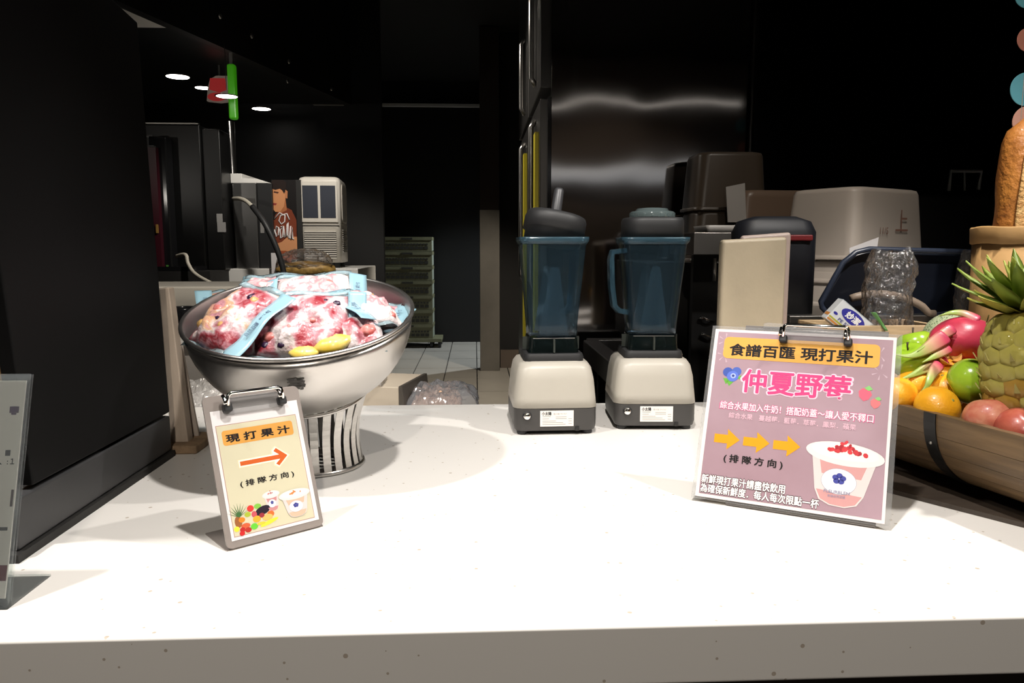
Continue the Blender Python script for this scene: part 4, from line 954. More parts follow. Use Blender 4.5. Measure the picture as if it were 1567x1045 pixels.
# glove box tipped on the crate's edge
Mg = Matrix.Translation(PY(1300, 494, YW+.045)) @ Matrix.Rotation(R(-12), 4, 'Z') @ Matrix.Rotation(R(40), 4, 'Y')
gb = empty('glove_box', M=Mg, label='white and blue carton of disposable gloves tipped in the wooden box', cat='carton')
MB().box((0, 0, 0), (.115, .05, .062)).build('carton', mat('carton_white', (.70, .73, .76), .45), gb, bevel=.001)
Mgf = frame((0, -.0251, 0), (1, 0, 0), (0, 0, 1), (0, -1, 0))
flat_ = lambda name, pts, z, m: MB().prism(pts, z-.0001, z, Mgf).build(name, m, gb)
MB().box2((-.0575, -.0255, .0312), (.0575, .0250, .0314)).build('top_print', mat('pale_blue_card', (.42, .56, .72), .5), gb)
flat_('logo_oval', ell(-.008, .011, .034, .0155), .0003, ink('logo_blue', (.04, .04, .33)))
text('logo_lettering', '妙潔', gb, -.008, .011, .0005, ink('logo_white', (.85, .85, .88)), w=.040, h=.018, bold=.04, M=Mgf)
text('carton_lettering', 'PE 50PCS', gb, -.006, -.012, .0003, ink('navy_print', (.05, .06, .25)), w=.055, h=.011, bold=.02, M=Mgf)
for k, (y0, y1, c) in enumerate(((-.0215, -.0175, (.45, .45, .05)), (-.0285, -.0235, (.60, .25, .06)))):
    MB().box2((-.056, y0, 0), (.05, y1, .0003), Mgf).build('colour_band', ink('band%d' % k, c), gb)
flat_('small_mark', ell(-.048, -.006, .006, .0035), .0003, ink('logo_blue', (.04, .04, .33)))
Mgt = frame((-.0576, 0, 0), (0, -1, 0), (0, 0, 1), (-1, 0, 0))
MB().box2((-.02, -.02, 0), (.02, -.012, .0003), Mgt).build('end_band', ink('band1', (.60, .25, .06)), gb)
# crumpled clear plastic sleeves
def film_roll(c, r, h, label, seed, flare=.15):
    e = empty('plastic_sleeve', c, label=label, cat='plastic sleeve', group='clear plastic sleeves in the wooden box')
    rows = []
    for j in range(34):
        f = j/33
        ring = []
        for k in range(44):
            a = 2*math.pi*k/44
            q = noise.noise(Vector((math.cos(a)*2.2+seed, math.sin(a)*2.2, f*5)))*.16+abs(noise.noise(Vector((math.cos(a)*5+seed, math.sin(a)*5, f*12))))*.22+abs(noise.noise(Vector((math.cos(a)*11+seed, math.sin(a)*11, f*27))))*.10
            rr_ = r*(1+flare*(.5-f)*.5)*(1+q)*(1 if f < .9 else 1-(f-.9)*2.5)
            ring.append((rr_*math.cos(a), rr_*.8*math.sin(a), h*f+.02*noise.noise(Vector((a, f*4, seed)))*(f > .85)))
        rows.append(ring)
    MB().loft(rows, False, False).build('film', M_film, e, smooth=False)
    # inner stack of clear cups, seen through the film
    for k in range(5):
        MB().lathe([(r*.50, .012+k*.014), (r*.62, .030+k*.014), (r*.66, .032+k*.014)], 24).build('inner_cup', M_film, e, smooth=True)
    return e
b0 = PY(1355, 515, 1.885)
film_roll((b0.x, 1.885, H+.018), .058, PY(1355, 383, 1.885).z-H-.018, 'large crumpled clear plastic sleeve beside the glove carton', 3)
b0 = PY(1480, 515, 1.965)
film_roll((b0.x, 1.965, H+.001), .036, PY(1478, 383, 1.965).z-H, 'narrow crumpled clear plastic sleeve left of the paper bag', 8)
e = tag(MB().grid(lambda i, j: tuple(PY(1337+20*i+(j-.5)*8*(1-i*.4), 478+28*i, 1.79+.01*math.sin(i*3))+Vector((0, .002*math.cos(j*6), 0))), 8, 3).build('green_leaf', mat('leaf_green', (.10, .26, .07), .5), solid=.001, smooth=True), 'single narrow green leaf sticking up in front of the glove carton', 'leaf')

# ------------------------------------------------------------------ storage cart, bins and boards behind the counter
# thick beige chopping boards standing on edge
def slab_board(name, uv, y, th, m, label):
    pts = [PY(u, v, y) for u, v in uv]; zmin = H
    e = empty(name, (pts[0].x, y, H), label=label, cat='chopping board', group='chopping boards behind the poster')
    P = [(pts[0].x, H), (pts[1].x, H), (pts[1].x, pts[1].z), (pts[0].x, pts[0].z)]
    loc(MB().prism([(p[0], p[1]) for p in P], -y-th, -y, frame((0, 0, 0), (1, 0, 0), (0, 0, 1), (0, -1, 0))).build('slab', m, e, bevel=.010, seg=3), e.location); return e
M_bge = mat('beige_polyethylene', (.50, .42, .30), .5, var=.18, vscale=7, bump=.05, bscale=80)
slab_board('chopping_board', ((1105, 367), (1206, 362)), 1.905, .03, M_bge, 'thick beige plastic chopping board standing upright behind the poster')
slab_board('chopping_board', ((1134, 361), (1212, 355)), 1.955, .018, mat('pinkish_board', (.46, .36, .32), .5), 'second chopping board just showing behind the thick beige one')
# steel cart
ZS2 = 1.135
cart = empty('storage_cart', (1.25, 2.45, 0), label='steel wire storage cart carrying the upturned plastic bins', cat='cart')
cx0, cx1, cy0, cy1 = .87, 1.95, 2.035, 2.93
def cp(name, mb, m, **k): return loc(mb.build(name, m, cart, **k), (1.25, 2.45, 0))
cp('shelf', MB().box2((cx0, cy0, ZS2-.022), (cx1, cy1, ZS2)), M_steel_dark, bevel=.003)
cp('shelf', MB().box2((cx0, cy0, .35), (cx1, cy1, .37)), M_steel_dark, bevel=.003)
for x in (cx0+.02, cx1-.02):
    for y in (cy0+.02, cy1-.02):
        cp('leg', MB().tube([(x, y, .0), (x, y, ZS2-.023)], .014, 10), M_steel, smooth=True)
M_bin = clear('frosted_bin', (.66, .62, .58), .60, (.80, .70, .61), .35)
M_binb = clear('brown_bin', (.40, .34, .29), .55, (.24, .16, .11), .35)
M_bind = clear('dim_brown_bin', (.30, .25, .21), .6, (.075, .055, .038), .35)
def bin_(c, w, d, h, rz, m, label, grp, name='storage_bin', rim=True, mark=False, top=True):
    """upturned food-storage bin: tapered body closed at the top, rim flange below"""
    e = empty(name, c, R(rz), label=label, cat='storage bin', group=grp)
    rings = [rr3(w, d, .035, .0), rr3(w*.985, d*.985, .035, .012), rr3(w*.90, d*.90, .04, h*.93), rr3(w*.88, d*.88, .045, h*.985), rr3(w*.82, d*.82, .05, h)]
    MB().loft(rings, False, True).build('body', m, e, smooth=True)
    if rim: MB().loft([rr3(w*1.03, d*1.03, .035, 0), rr3(w*1.03, d*1.03, .035, .012), rr3(w*.99, d*.99, .035, .013)], False, False).build('rim', m, e, smooth=True)
    if mark:
        Mk = frame((0, -d/2*.945, 0), (1, 0, 0), (0, math.sin(R(3.5)), 1), (0, -1, 0))
        text('marker_writing', '上', e, w*.12, h*.55, .012, ink('faded_red', (.30, .16, .12)), h=.08, M=Mk)
        text('marker_writing', '11/5', e, -w*.12, h*.40, .012, ink('faded_red', (.30, .16, .12)), h=.03, M=Mk)
    return e
YBn = 2.53
bc_ = PY(1300, 440, YBn)
def step(v): return PY(1300, v, YBn-.15).z
zb0 = ZS2
bin_((bc_.x-.015, YBn, zb0), .43, .29, step(430)-zb0+.035, 30, M_bin, 'lowest frosted bin of the upturned stack, on the cart shelf', 'stack of frosted bins')
bin_((bc_.x, YBn, zb0+.075), .425, .285, .11, 30, M_bin, 'middle frosted bin of the upturned stack', 'stack of frosted bins')
bin_((bc_.x+.005, YBn, zb0+.150), .42, .28, PY(1300, 291, YBn-.02).z-zb0-.150, 30, M_bin, 'topmost frosted bin of the upturned stack with faded red marks', 'stack of frosted bins', mark=True)
lp = PY(1322, 378, 2.27)
e = tag(MB().prism([(0, 0), (.085, .012), (.092, .055), (.0, .022)], 0, .002, frame((lp.x-.045, 2.27, lp.z-.025), (1, 0, 0), (0, .1, 1), (0, -1, 0))).build('paper_slip', M_paper), 'white paper slip stuck out between frosted bins and navy tub', 'paper')
# brown bins further back
p = PY(1180, 330, 2.72)
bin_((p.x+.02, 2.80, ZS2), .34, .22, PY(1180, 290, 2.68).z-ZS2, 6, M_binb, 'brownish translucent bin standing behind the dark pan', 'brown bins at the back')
p = PY(1096, 290, 2.86)
shelf2 = tag(MB().box2((.62, 2.72, 0), (.825, 2.96, 1.27)).build('side_locker', mat('locker_black', (.014, .013, .012), .4), bevel=.004), 'black narrow locker under the dim brown bin', 'locker')
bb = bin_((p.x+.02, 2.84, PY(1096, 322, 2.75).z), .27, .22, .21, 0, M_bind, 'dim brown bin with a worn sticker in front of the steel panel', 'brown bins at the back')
MB().prism([(-.02, 0), (.012, 0), (.016, .03), (.004, .05), (-.01, .045), (-.014, .02)], 0, .001, frame((-.06, -.105, .02), (1, 0, 0), (0, .07, 1), (0, -1, 0))).build('worn_sticker', mat('sticker', (.42, .33, .22), .6, var=.6, vscale=60), bb)
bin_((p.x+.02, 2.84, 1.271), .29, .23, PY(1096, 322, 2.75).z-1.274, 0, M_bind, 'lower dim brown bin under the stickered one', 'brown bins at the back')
# sheets of card and a flat tray on the locker
cq = [PY(u, v, 2.66) for u, v in ((1120, 352), (1134, 352), (1128, 300), (1111, 286))]
cq = [PY(u, v, 2.66) for u, v in ((1114, 340), (1142, 340), (1140, 280), (1111, 286))]
mb = MB(); mb.add(*quad_slab(cq, (0, .004, 0))); tag(mb.build('card_sheet', mat('grey_card', (.30, .28, .26), .7)), 'upright grey card sheet between the two brown bins', 'card')
cq = [PY(u, v, 2.50) for u, v in ((1070, 354), (1122, 352), (1118, 357), (1078, 338))]
e = empty('steel_tray', PY(1098, 354, 2.5), label='shallow pale tray lying in front of the dim brown bins', cat='tray')
MB().loft([rr3(.11, .14, .01, -.004), rr3(.125, .155, .012, .018), rr3(.12, .15, .012, .018), rr3(.106, .136, .01, -.001)], True, True).build('tray', mat('pale_tray', (.42, .40, .38), .4), e, smooth=True)
loc(MB().box2((e.location.x-.12, 2.36, 1.30), (e.location.x+.12, 2.66, e.location.z-.006)).build('tray_shelf', M_steel_dark, e, bevel=.003), e.location)
# dark pan with red handle in front of the brown bin
pp = PY(1184, 350, 2.13)
e = empty('dark_pan', (pp.x, 2.13, ZS2), label='black rounded pan lid with a red rim before the brown bin', cat='pan')
MB().loft([rr3(.24, .10, .05, .0), rr3(.24, .10, .05, pp.z-ZS2-.01), rr3(.21, .08, .04, pp.z-ZS2+.02), rr3(.12, .05, .02, pp.z-ZS2+.034)]).build('pan', mat('dark_navy', (.004, .005, .009), .55), e, smooth=True)
MB().box2((-.02, -.060, pp.z-ZS2-.035), (.09, -.051, pp.z-ZS2-.018)).build('red_rim', mat('red_plastic', (.14, .006, .008), .5), e, bevel=.004)
# navy tub on its side
YT = 2.06
ta, tb = PY(1258, 478, YT), PY(1510, 386, YT)
tub = empty('navy_tub', (ta.x, YT, ZS2), label='big dark navy plastic tub lying behind the plastic sleeves', cat='tub')
def tpt(u, v, y): return tuple(PY(u, v, y)-Vector((ta.x, YT, ZS2)))
outer = [(1258, 470), (1256, 462), (1290, 402), (1310, 386), (1330, 381), (1510, 386), (1524, 470), (1400, 486), (1268, 482)]
rings = [[tpt(u, v, YT+.17) for u, v in [(1283+(u-1390)*.82+107, 430+(v-430)*.75) for u, v in outer]], [tpt(u, v, YT+.02) for u, v in outer]]
M_navy = mat('navy_plastic', (.006, .008, .014), .32, var=.2, vscale=5)
MB().loft(rings, True, True).build('body', M_navy, tub, bevel=.02, seg=3)
MB().tube([tpt(u, v, YT) for u, v in outer], .008, 8, closed=True).build('rolled_lip', mat('navy_lip', (.022, .030, .052), .35), tub, smooth=True)
arc = [tpt(1302+128*f, 470-24*math.sin(math.pi*min(1, .12+f*.95))**.6+10*f, YT-.02) for f in [k/14 for k in range(15)]]
MB().tube(arc, .011, 8).build('hoop_handle', mat('tan_hoop', (.26, .20, .15), .5), tub, smooth=True)
# white bracket on a black bin at the far right
pk = [PY(u, v, 2.9) for u, v in ((1452, 292), (1455, 262), (1502, 262), (1497, 290))]
e = empty('black_bin', (pk[0].x, 2.9, 0), label='large black bin with a white tubular handle at the right rear', cat='bin')
loc(MB().box2((pk[0].x-.19, 2.945, .0), (pk[0].x+.26, 3.25, PY(1450, 296, 2.9).z)).build('body', mat('bin_black', (.010, .010, .010), .45), e, bevel=.02), e.location)
loc(MB().tube(pk, .007, 8).build('white_handle', mat('dim_white', (.40, .40, .38), .5), e, smooth=True), e.location)
mdl = PY(1477, 276, 2.9)
loc(MB().tube([PY(1476, 262, 2.9), PY(1476, 292, 2.9)], .004, 8).build('handle_strut', MATS['dim_white'], e, smooth=True), e.location)
# hanging whisks and hooks by the boards
e = empty('utensil_rail', PY(1080, 440, 2.55), label='dark rail with small chrome hooks between blender and chopping board', cat='rail')
ez = e.location
loc(MB().box2((PY(1060, 400, 2.58).x, 2.57, 0), (PY(1100, 400, 2.58).x, 2.60, PY(1080, 372, 2.58).z)).build('back_plate', mat('rail_black', (.012, .012, .012), .35), e), ez)
for (u, v) in ((1102, 402), (1076, 487), (1078, 512)):
    c = PY(u, v, 2.555)
    loc(MB().tube([c+Vector((-.012, 0, .004)), c, c+Vector((.02, -.004, -.008)), c+Vector((.045, .014, -.012))], [.006, .006, .004, .004], 8).build('hook', M_chrome, e, smooth=True), ez)
loc(MB().tube([PY(1094, 395, 2.55), PY(1093, 430, 2.55)], .006, 8).build('hanging_rod', M_steel, e, smooth=True), ez)

# ------------------------------------------------------------------ tall steel cabinet
def wavy_steel(name, col, rough, wave=.10):
    m = mat(name, col, rough, 1); nt = m.node_tree; b = nt.nodes['Principled BSDF']; tc = nt.nodes.new('ShaderNodeTexCoord'); mp = nt.nodes.new('ShaderNodeMapping'); mp.inputs['Scale'].default_value = (2.2, 1, 1.4)
    nt.links.new(tc.outputs['Object'], mp.inputs[0]); n = nt.nodes.new('ShaderNodeTexNoise'); n.inputs['Scale'].default_value = 1.6; n.inputs['Detail'].default_value = 1; nt.links.new(mp.outputs[0], n.inputs[0])
    bp = nt.nodes.new('ShaderNodeBump'); bp.inputs['Strength'].default_value = wave; bp.inputs['Distance'].default_value = .12; nt.links.new(n.outputs['Fac'], bp.inputs['Height']); nt.links.new(bp.outputs[0], b.inputs['Normal']); return m
YF = 3.0
xl, xr = PY(838, 300, YF).x, PY(1142, 200, YF).x
fr_ = empty('steel_cabinet', (xl, YF, 0), label='tall stainless steel refrigerator with its wavy side panel to the camera', cat='refrigerator')
def fp(name, mb, m, **k): return loc(mb.build(name, m, fr_, **k), (xl, YF, 0))
fp('side_sheet', MB().box2((xl+.012, YF, .12), (xr, YF+.012, 2.9)), wavy_steel('cabinet_side_steel', (.34, .33, .325), .07, .03), bevel=.002)
fp('body', MB().box2((xl+.03, YF+.013, .10), (xr, 4.52, 2.9)), mat('cabinet_body', (.03, .03, .03), .5))
fp('corner_post', MB().box2((xl-.002, YF-.008, .12), (xl+.011, YF+.03, PY(838, 148, YF).z)), M_blackgl)
M_door = mat('door_steel', (.10, .095, .09), .4, .8)
M_yel = mat('yellow_gasket', (.72, .60, .03), .5)
zs = PY(838, 140, YF).z
for (y0, y1) in ((YF+.035, 3.68), (3.72, 4.48)):
    for (z0, z1, up_) in ((.2, zs-.02, 0), (zs+.02, 2.88, 1)):
        d = fp('door', MB().box2((xl-.028, y0, z0), (xl+.028, y1, z1)), M_door, bevel=.004)
        if not up_:
            MB().box2((xl-.044, y0+.05, z0), (xl-.029, y0+.13, z1-.12)).build('yellow_strip', M_yel, d)
        zz0, zz1 = (z1-.75, z1-.05) if not up_ else (z0+.05, z0+.42)
        MB().tube([(xl-.03, y0+.2, zz0), (xl-.050, y0+.2, zz0+.03), (xl-.050, y0+.2, zz1-.03), (xl-.03, y0+.2, zz1)], .012, 8).build('handle', M_steel, d, smooth=True)
for k in range(2):
    for j in range(2): fp('leg', MB().tube([(xl+.1+j*.55, YF+.1+k*1.2, 0), (xl+.1+j*.55, YF+.1+k*1.2, .099)], .025, 10), M_steel_dark, smooth=True)
# second steel wall panel to the right, with a service pipe
xw = PY(1165, 200, 3.35).x
struct('wall_panel', MB().box2((xw-.05, 3.35, 0), (3.9, 3.38, 3.2)), wavy_steel('rear_panel_steel', (.06, .058, .058), .16, .04))
p = PY(1149, 100, 3.3)
tag(MB().tube([(p.x, 3.28, 0), (p.x, 3.28, 3.2)], .018, 12).build('service_pipe', M_steel_dark, smooth=True), 'vertical dull steel service pipe beside the refrigerator panel', 'pipe')
p = PY(1146, 40, 3.25)
# low black rack between blenders and refrigerator
rack = empty('black_rack', (.6, 2.5, 0), label='low black frame rack behind the right blender', cat='rack')
def rp(name, lo, hi): return loc(MB().box2(lo, hi).build(name, mat('rack_black', (.016, .015, .015), .35), rack, bevel=.004), (.6, 2.5, 0))
yk0, yk1 = 2.05, 2.88; zk = .93
xk = PY(897, 510, 2.88).x
rp('rear_bar', (xk, yk1-.06, zk-.03), (.61, yk1, zk+.045)); rp('side_bar', (xk-.02, yk0+.06, zk-.03), (xk+.04, yk1-.061, zk+.045)); rp('front_bar', (xk, yk0, zk-.03), (.61, yk0+.059, zk-.005)); rp('floor_pan', (xk+.041, yk0+.06, zk-.03), (.61, yk1-.061, zk-.012))
for x in (xk+.05, .57):
    for y in (yk0+.08, yk1-.1): rp('leg', (x-.02, y-.02, 0), (x+.02, y+.02, zk-.031))

# ------------------------------------------------------------------ bench straight behind the counter, left half
ZB = .84
bench = empty('prep_bench', (-.6, 2.3, 0), label='pale low prep bench directly behind the serving counter', cat='bench')
xb1 = PZ(560, 610, ZB).x
loc(MB().box2((-1.5, 2.03, ZB-.04), (xb1+.28, 2.52, ZB)).build('top', mat('bench_white', (.55, .52, .48), .4), bench, bevel=.003), (-.6, 2.3, 0))
loc(MB().box2((-1.48, 2.06, 0), (xb1+.10, 2.50, ZB-.041)).build('body', M_dark, bench), (-.6, 2.3, 0))
# cream appliance housing with a round black pot opening
YP = 2.62
pa_, pb_ = PY(230, 442, YP), PY(356, 437, YP)
zt1, zl = PY(300, 441, YP).z, PY(300, 516, YP).z
unit = empty('sink_unit', (pa_.x, YP, 0), label='cream stepped washing unit behind the left end of the bowl', cat='sink unit')
def up2(name, mb, m, **k): return loc(mb.build(name, m, unit, **k), (pa_.x, YP, 0))
up2('upper_cabinet', MB().box2((pa_.x-.4, YP+.12, zl), (pb_.x+.10, YP+.55, zt1)), M_cream, bevel=.008)
up2('ledge', MB().box2((pa_.x-.4, YP, zl-.03), (pb_.x+.12, YP+.119, zl)), M_white, bevel=.004)
up2('lower_panel', MB().box2((pa_.x-.39, YP+.02, .0), (pb_.x+.10, YP+.118, zl-.031)), mat('dim_grey_panel', (.38, .35, .32), .5))
po = PY(282, 492, YP+.06)
e = tag(MB().lathe([(0, 0), (.055, 0), (.062, .01), (.062, .095), (.058, .10), (.054, .095), (.052, .012), (0, .010)], 28, Matrix.Translation((po.x, YP+.056, zl+.0005))).build('black_pot', M_blackgl, smooth=True), 'round black pot on the ledge of the cream washing unit', 'pot')
# crumpled clear bags and a card tray on the bench
def crumple(name, c, sx, sy, sz, m, label, seed, cat='plastic bag', n=40, parent=None, rg=1):
    def f(i, j):
        x, y = 2*i-1, 2*j-1; k = max(0, 1-x**4)*max(0, 1-y**4)
        q = noise.noise(Vector((x*3+seed, y*3, 0)))*.5+rg*noise.noise(Vector((x*8+seed, y*8, 4)))*.35+rg*noise.noise(Vector((x*17+seed, y*17, 4)))*.15
        return (c[0]+x*sx*(1+.1*q), c[1]+y*sy, c[2]+.003+sz*(k**.5)*max(.08, .75+.7*q))
    o = MB().grid(f, n, n).build(name, m, parent)
    return tag(o, label, cat) if not parent else o
cc_ = PY(318, 612, 2.28)
M_crink = mat('wrap_white', (.46, .44, .42), .14, bump=.6, bscale=70, coat=.6)
crumple('plastic_wrap', (cc_.x-.02, 2.30, ZB), .15, .15, .085, M_crink, 'heap of shiny crumpled plastic wrap left of the bowl stand', 2)
cc_ = PY(600, 605, 2.28)
card = empty('card_tray', (cc_.x, 2.30, ZB), R(-14), label='open beige card tray on the bench right of the bowl', cat='tray')
MB().box2((-.12, -.10, .0), (.055, .14, .075)).build('tray_body', mat('tray_card', (.50, .43, .34), .6), card, bevel=.003)
MB().prism([(.056, .0), (.075, .0), (.066, .078), (.056, .078)], -.14, .10, frame((0, 0, 0), (1, 0, 0), (0, 0, 1), (0, -1, 0))).build('dark_end', mat('tray_dark', (.07, .06, .05), .5), card)
cr = crumple('plastic_wrap', (cc_.x-.075, 2.27, ZB+.076), .055, .07, .035, M_film, 'small piece of shiny film lying on the card tray', 6)
cc2 = PY(672, 612, 2.28)
bagc = empty('clear_bag', (cc2.x, 2.30, ZB), label='loose clear plastic bag of orange slices on the bench', cat='plastic bag')
def rel(o): o.location = -Vector((cc2.x, 2.30, ZB)); return o
rel(crumple('film', (cc2.x+.01, 2.30, ZB), .11, .12, .075, clear('loose_film', (.72, .72, .74), .30, (.42, .42, .44), .12, bump=.6, bscale=14, gloss=1.1), None, 13, parent=bagc, rg=.35))
rel(crumple('contents', (cc2.x-.005, 2.28, ZB), .075, .085, .055, mat('orange_slices', (.55, .30, .17), .6, var=.5, vscale=40, col2=(.70, .50, .36)), None, 19, parent=bagc))

# ------------------------------------------------------------------ drinks machines on the far left counter
YM = 5.0; ZM = PY(500, 410, YM).z
far = empty('machine_counter', (-1.6, 5.2, 0), label='white counter block under the ice machine far behind the bowl', cat='counter')
xe = PY(548, 420, YM-.15).x
loc(MB().box2((PY(353, 420, 4.9).x, YM-.15, ZM-.18), (xe, 5.7, ZM)).build('top', M_white, far, bevel=.005), (-1.6, 5.2, 0))
loc(MB().box2((PY(353, 420, 4.9).x+.02, YM-.1, 0), (xe-.03, 5.68, ZM-.181)).build('body', M_dark, far), (-1.6, 5.2, 0))
# ice machine
ix0, ix1 = PY(457, 400, YM).x, PY(520, 400, YM).x; itz = PY(480, 270, YM).z
ice = empty('ice_machine', ((ix0+ix1)/2, YM+.2, ZM), R(4), label='white ice machine with two dark windows and a louvred grille', cat='ice machine')
iw, ih, idp = ix1-ix0, itz-ZM, .42
def ip(name, mb, m, par=None, **k): return mb.build(name, m, par or ice, **k)
M_ivory = mat('ivory_plastic', (.66, .62, .55), .4)
F = -idp/2
ip('housing', MB().loft([rr3(iw, idp, .03, .035), rr3(iw, idp, .03, ih-.03), rr3(iw-.02, idp-.02, .03, ih-.008), rr3(iw-.06, idp-.06, .03, ih)]), M_ivory, smooth=True)
ip('window_bezel', MB().box2((-iw*.44, F-.012, ih*.50), (iw*.44, F-.0005, ih*.95)), M_ivory, bevel=.006)
for sx in (-1, 1): ip('window', MB().box2((sx*iw*.21-iw*.18, F-.015, ih*.55), (sx*iw*.21+iw*.18, F-.0125, ih*.90)), mat('smoked_window', (.05, .055, .07), .12))
ip('seam', MB().box2((-iw*.46, F-.003, ih*.462), (iw*.46, F-.0003, ih*.470)), M_dark)
for k in range(13):
    z = ih*(.40-.024*k); ip('louvre', MB().box2((-iw*.38, F-.010, z-.004), (iw*.38, F-.0004, z+.003)), M_ivory)
    if k > 0: ip('louvre_gap', MB().box2((-iw*.38, F-.003, z+.0032), (iw*.38, F-.0004, z+ih*.024-.0042)), mat('gap_dark', (.06, .055, .05), .7))
for k in range(11):
    z = ih*(.42-.024*k); ip('side_louvre', MB().box2((iw/2+.0004, F+.08, z-.003), (iw/2+.005, -F-.08, z+.003)), mat('louvre_shade', (.45, .42, .37), .5))
ip('side_panel', MB().prism(rrect(idp*.72, ih*.42, .04, 4, 0, ih*.72), 0, .006, frame((iw/2+.0004, 0, 0), (0, 1, 0), (0, 0, 1), (1, 0, 0))), M_ivory, bevel=.003)
for sx in (-1, 1):
    for sy in (-1, 1): ip('foot', MB().lathe([(0, 0), (.022, 0), (.022, .034), (0, .034)], 14, Matrix.Translation((sx*(iw/2-.04), sy*(idp/2-.05), 0))), M_rubber)
ip('top_knob', MB().lathe([(.06, 0), (.055, .012), (0, .014)], 20, Matrix.Translation((-.03, 0, ih))), M_ivory, smooth=True)
# poster panel with a printed figure
px0, px1, pz0, pz1 = PY(416, 300, 4.95).x, PY(453, 300, 4.95).x, ZM, PY(430, 275, 4.95).z
pan = empty('drink_poster', (px0, 4.95, ZM), label='tall dark drink poster with a laughing figure and white script', cat='poster')
pw_, ph_ = px1-px0, pz1-pz0
MB().box2((0, 0, 0), (pw_, .02, ph_)).build('panel', mat('poster_black', (.014, .012, .012), .3), pan)
MB().box2((pw_+.0005, .0, 0), (pw_+.03, .028, ph_)).build('side_wall', M_dark, pan)
Mpp = frame((0, 0, 0), (1, 0, 0), (0, 0, 1), (0, -1, 0))
def pp_(name, pts, z, c): return MB().prism([(x*pw_, y*ph_) for x, y in pts], z-.0003, z, Mpp).build(name, ink(name+'%.2f' % c[0], c), pan)
pp_('shirt', ((.02,.10),(.96,.10),(.98,.55),(.80,.66),(.52,.70),(.30,.66),(.10,.60),(.02,.5)), .001, (.20, .045, .02))
pp_('face', ((.02,.68),(.12,.64),(.32,.64),(.48,.70),(.56,.80),(.54,.92),(.36,.97),(.12,.97),(.02,.93)), .0016, (.62, .27, .12))
pp_('neck', ((.30,.62),(.60,.66),(.56,.80),(.40,.72)), .0013, (.42, .15, .06))
pp_('ear', ((.54,.80),(.64,.79),(.66,.87),(.57,.89)), .0019, (.50, .20, .09))
pp_('hair', ((.02,.90),(.15,.885),(.34,.90),(.44,.88),(.52,.84),(.58,.89),(.62,.97),(.50,.995),(.10,.998),(.02,.98)), .0022, (.02, .012, .010))
pp_('brow', ((.08,.855),(.26,.845),(.30,.862),(.10,.872)), .0022, (.08, .03, .02))
pp_('mouth', ((.04,.715),(.16,.715),(.20,.735),(.05,.742)), .0022, (.30, .05, .04))
pp_('arm', ((.10,.20),(.55,.18),(.98,.22),(.98,.36),(.60,.36),(.34,.30),(.12,.28)), .0014, (.66, .30, .14))
pp_('hand', ((.10,.11),(.40,.10),(.70,.06),(.76,.16),(.50,.20),(.14,.20)), .0018, (.34, .08, .03))
def script(name, pts, r): return MB().tube([(x*pw_, -.004, y*ph_) for x, y in pts], r, 6).build(name, ink('script_white', (.80, .74, .72)), pan, smooth=True)
script('script_letter', ((.08,.56),(.30,.63),(.52,.60),(.50,.53),(.36,.50),(.26,.54),(.34,.60),(.60,.62),(.70,.55)), .004)
script('script_letter', ((.06,.44),(.14,.36),(.22,.38),(.24,.46),(.16,.48),(.12,.42)), .005)
script('script_letter', ((.32,.47),(.44,.48),(.40,.36),(.30,.34),(.30,.44),(.44,.47),(.48,.35)), .005)
script('script_letter', ((.54,.36),(.60,.50),(.64,.52),(.60,.38),(.66,.34)), .005)
script('script_letter', ((.74,.48),(.68,.36),(.74,.33),(.82,.46),(.80,.34),(.86,.33)), .005)
# stainless drinks machine and hose
sx0, sx1, sz = PY(357, 300, 4.9).x, PY(415, 300, 4.9).x, PY(385, 280, 4.9).z
sm = empty('drinks_machine', (sx0, 4.9, ZM), label='steel fronted drinks machine with a white top cap and dark side', cat='drinks machine')
MB().box2((0, .0, .0), ((sx1-sx0)*.60, .5, sz-ZM)).build('steel_front', mat('dim_steel', (.30, .295, .29), .3, .9), sm, bevel=.004)
MB().box2(((sx1-sx0)*.60+.001, .02, .0), (sx1-sx0, .5, sz-ZM)).build('dark_side', mat('side_dark', (.020, .020, .021), .4), sm, bevel=.004)
MB().prism([(-.02, 0), ((sx1-sx0)*.98, 0), ((sx1-sx0)*.62, .028), ((sx1-sx0)*.22, .032), ((sx1-sx0)*.22, .06), (-.02, .06)], -.35, -.02, frame((0, 0, sz-ZM+.0005), (1, 0, 0), (0, 0, 1), (0, -1, 0))).build('top_cap', M_white, sm, bevel=.004)
MB().box2(((sx1-sx0)*.66, .016, (sz-ZM)*.42), ((sx1-sx0)*.76, .0195, (sz-ZM)*.54)).build('side_label', mat('dim_label', (.25, .24, .23), .5), sm)
hose = empty('drain_hose', PY(434, 415, 4.6), label='black and cream drain hose arching in front of the steel machine', cat='hose')
hp_ = lambda L_: [PY(u, v, y)-hose.location for u, v, y in L_]
def smooth_path(P, n=5):
    P = [Vector(p) for p in P]; out = []
    for i in range(len(P)-1):
        p0, p1, p2, p3 = P[max(i-1, 0)], P[i], P[i+1], P[min(i+2, len(P)-1)]
        for k in range(n):
            t = k/n; out.append(.5*((2*p1)+(p2-p0)*t+(2*p0-5*p1+4*p2-p3)*t*t+(3*p1-p0-3*p2+p3)*t**3))
    out.append(P[-1]); return out
MB().tube(smooth_path(hp_(((357, 304, 4.86), (367, 304, 4.8), (377, 308, 4.75), (386, 316, 4.7)))), .013, 8).build('cream_end', mat('cream_hose', (.52, .48, .40), .45), hose, smooth=True)
MB().tube(smooth_path(hp_(((386, 316, 4.7), (404, 340, 4.62), (420, 372, 4.6), (430, 400, 4.6), (436, 425, 4.6)))), .017, 10).build('black_hose', M_rubber, hose, smooth=True)
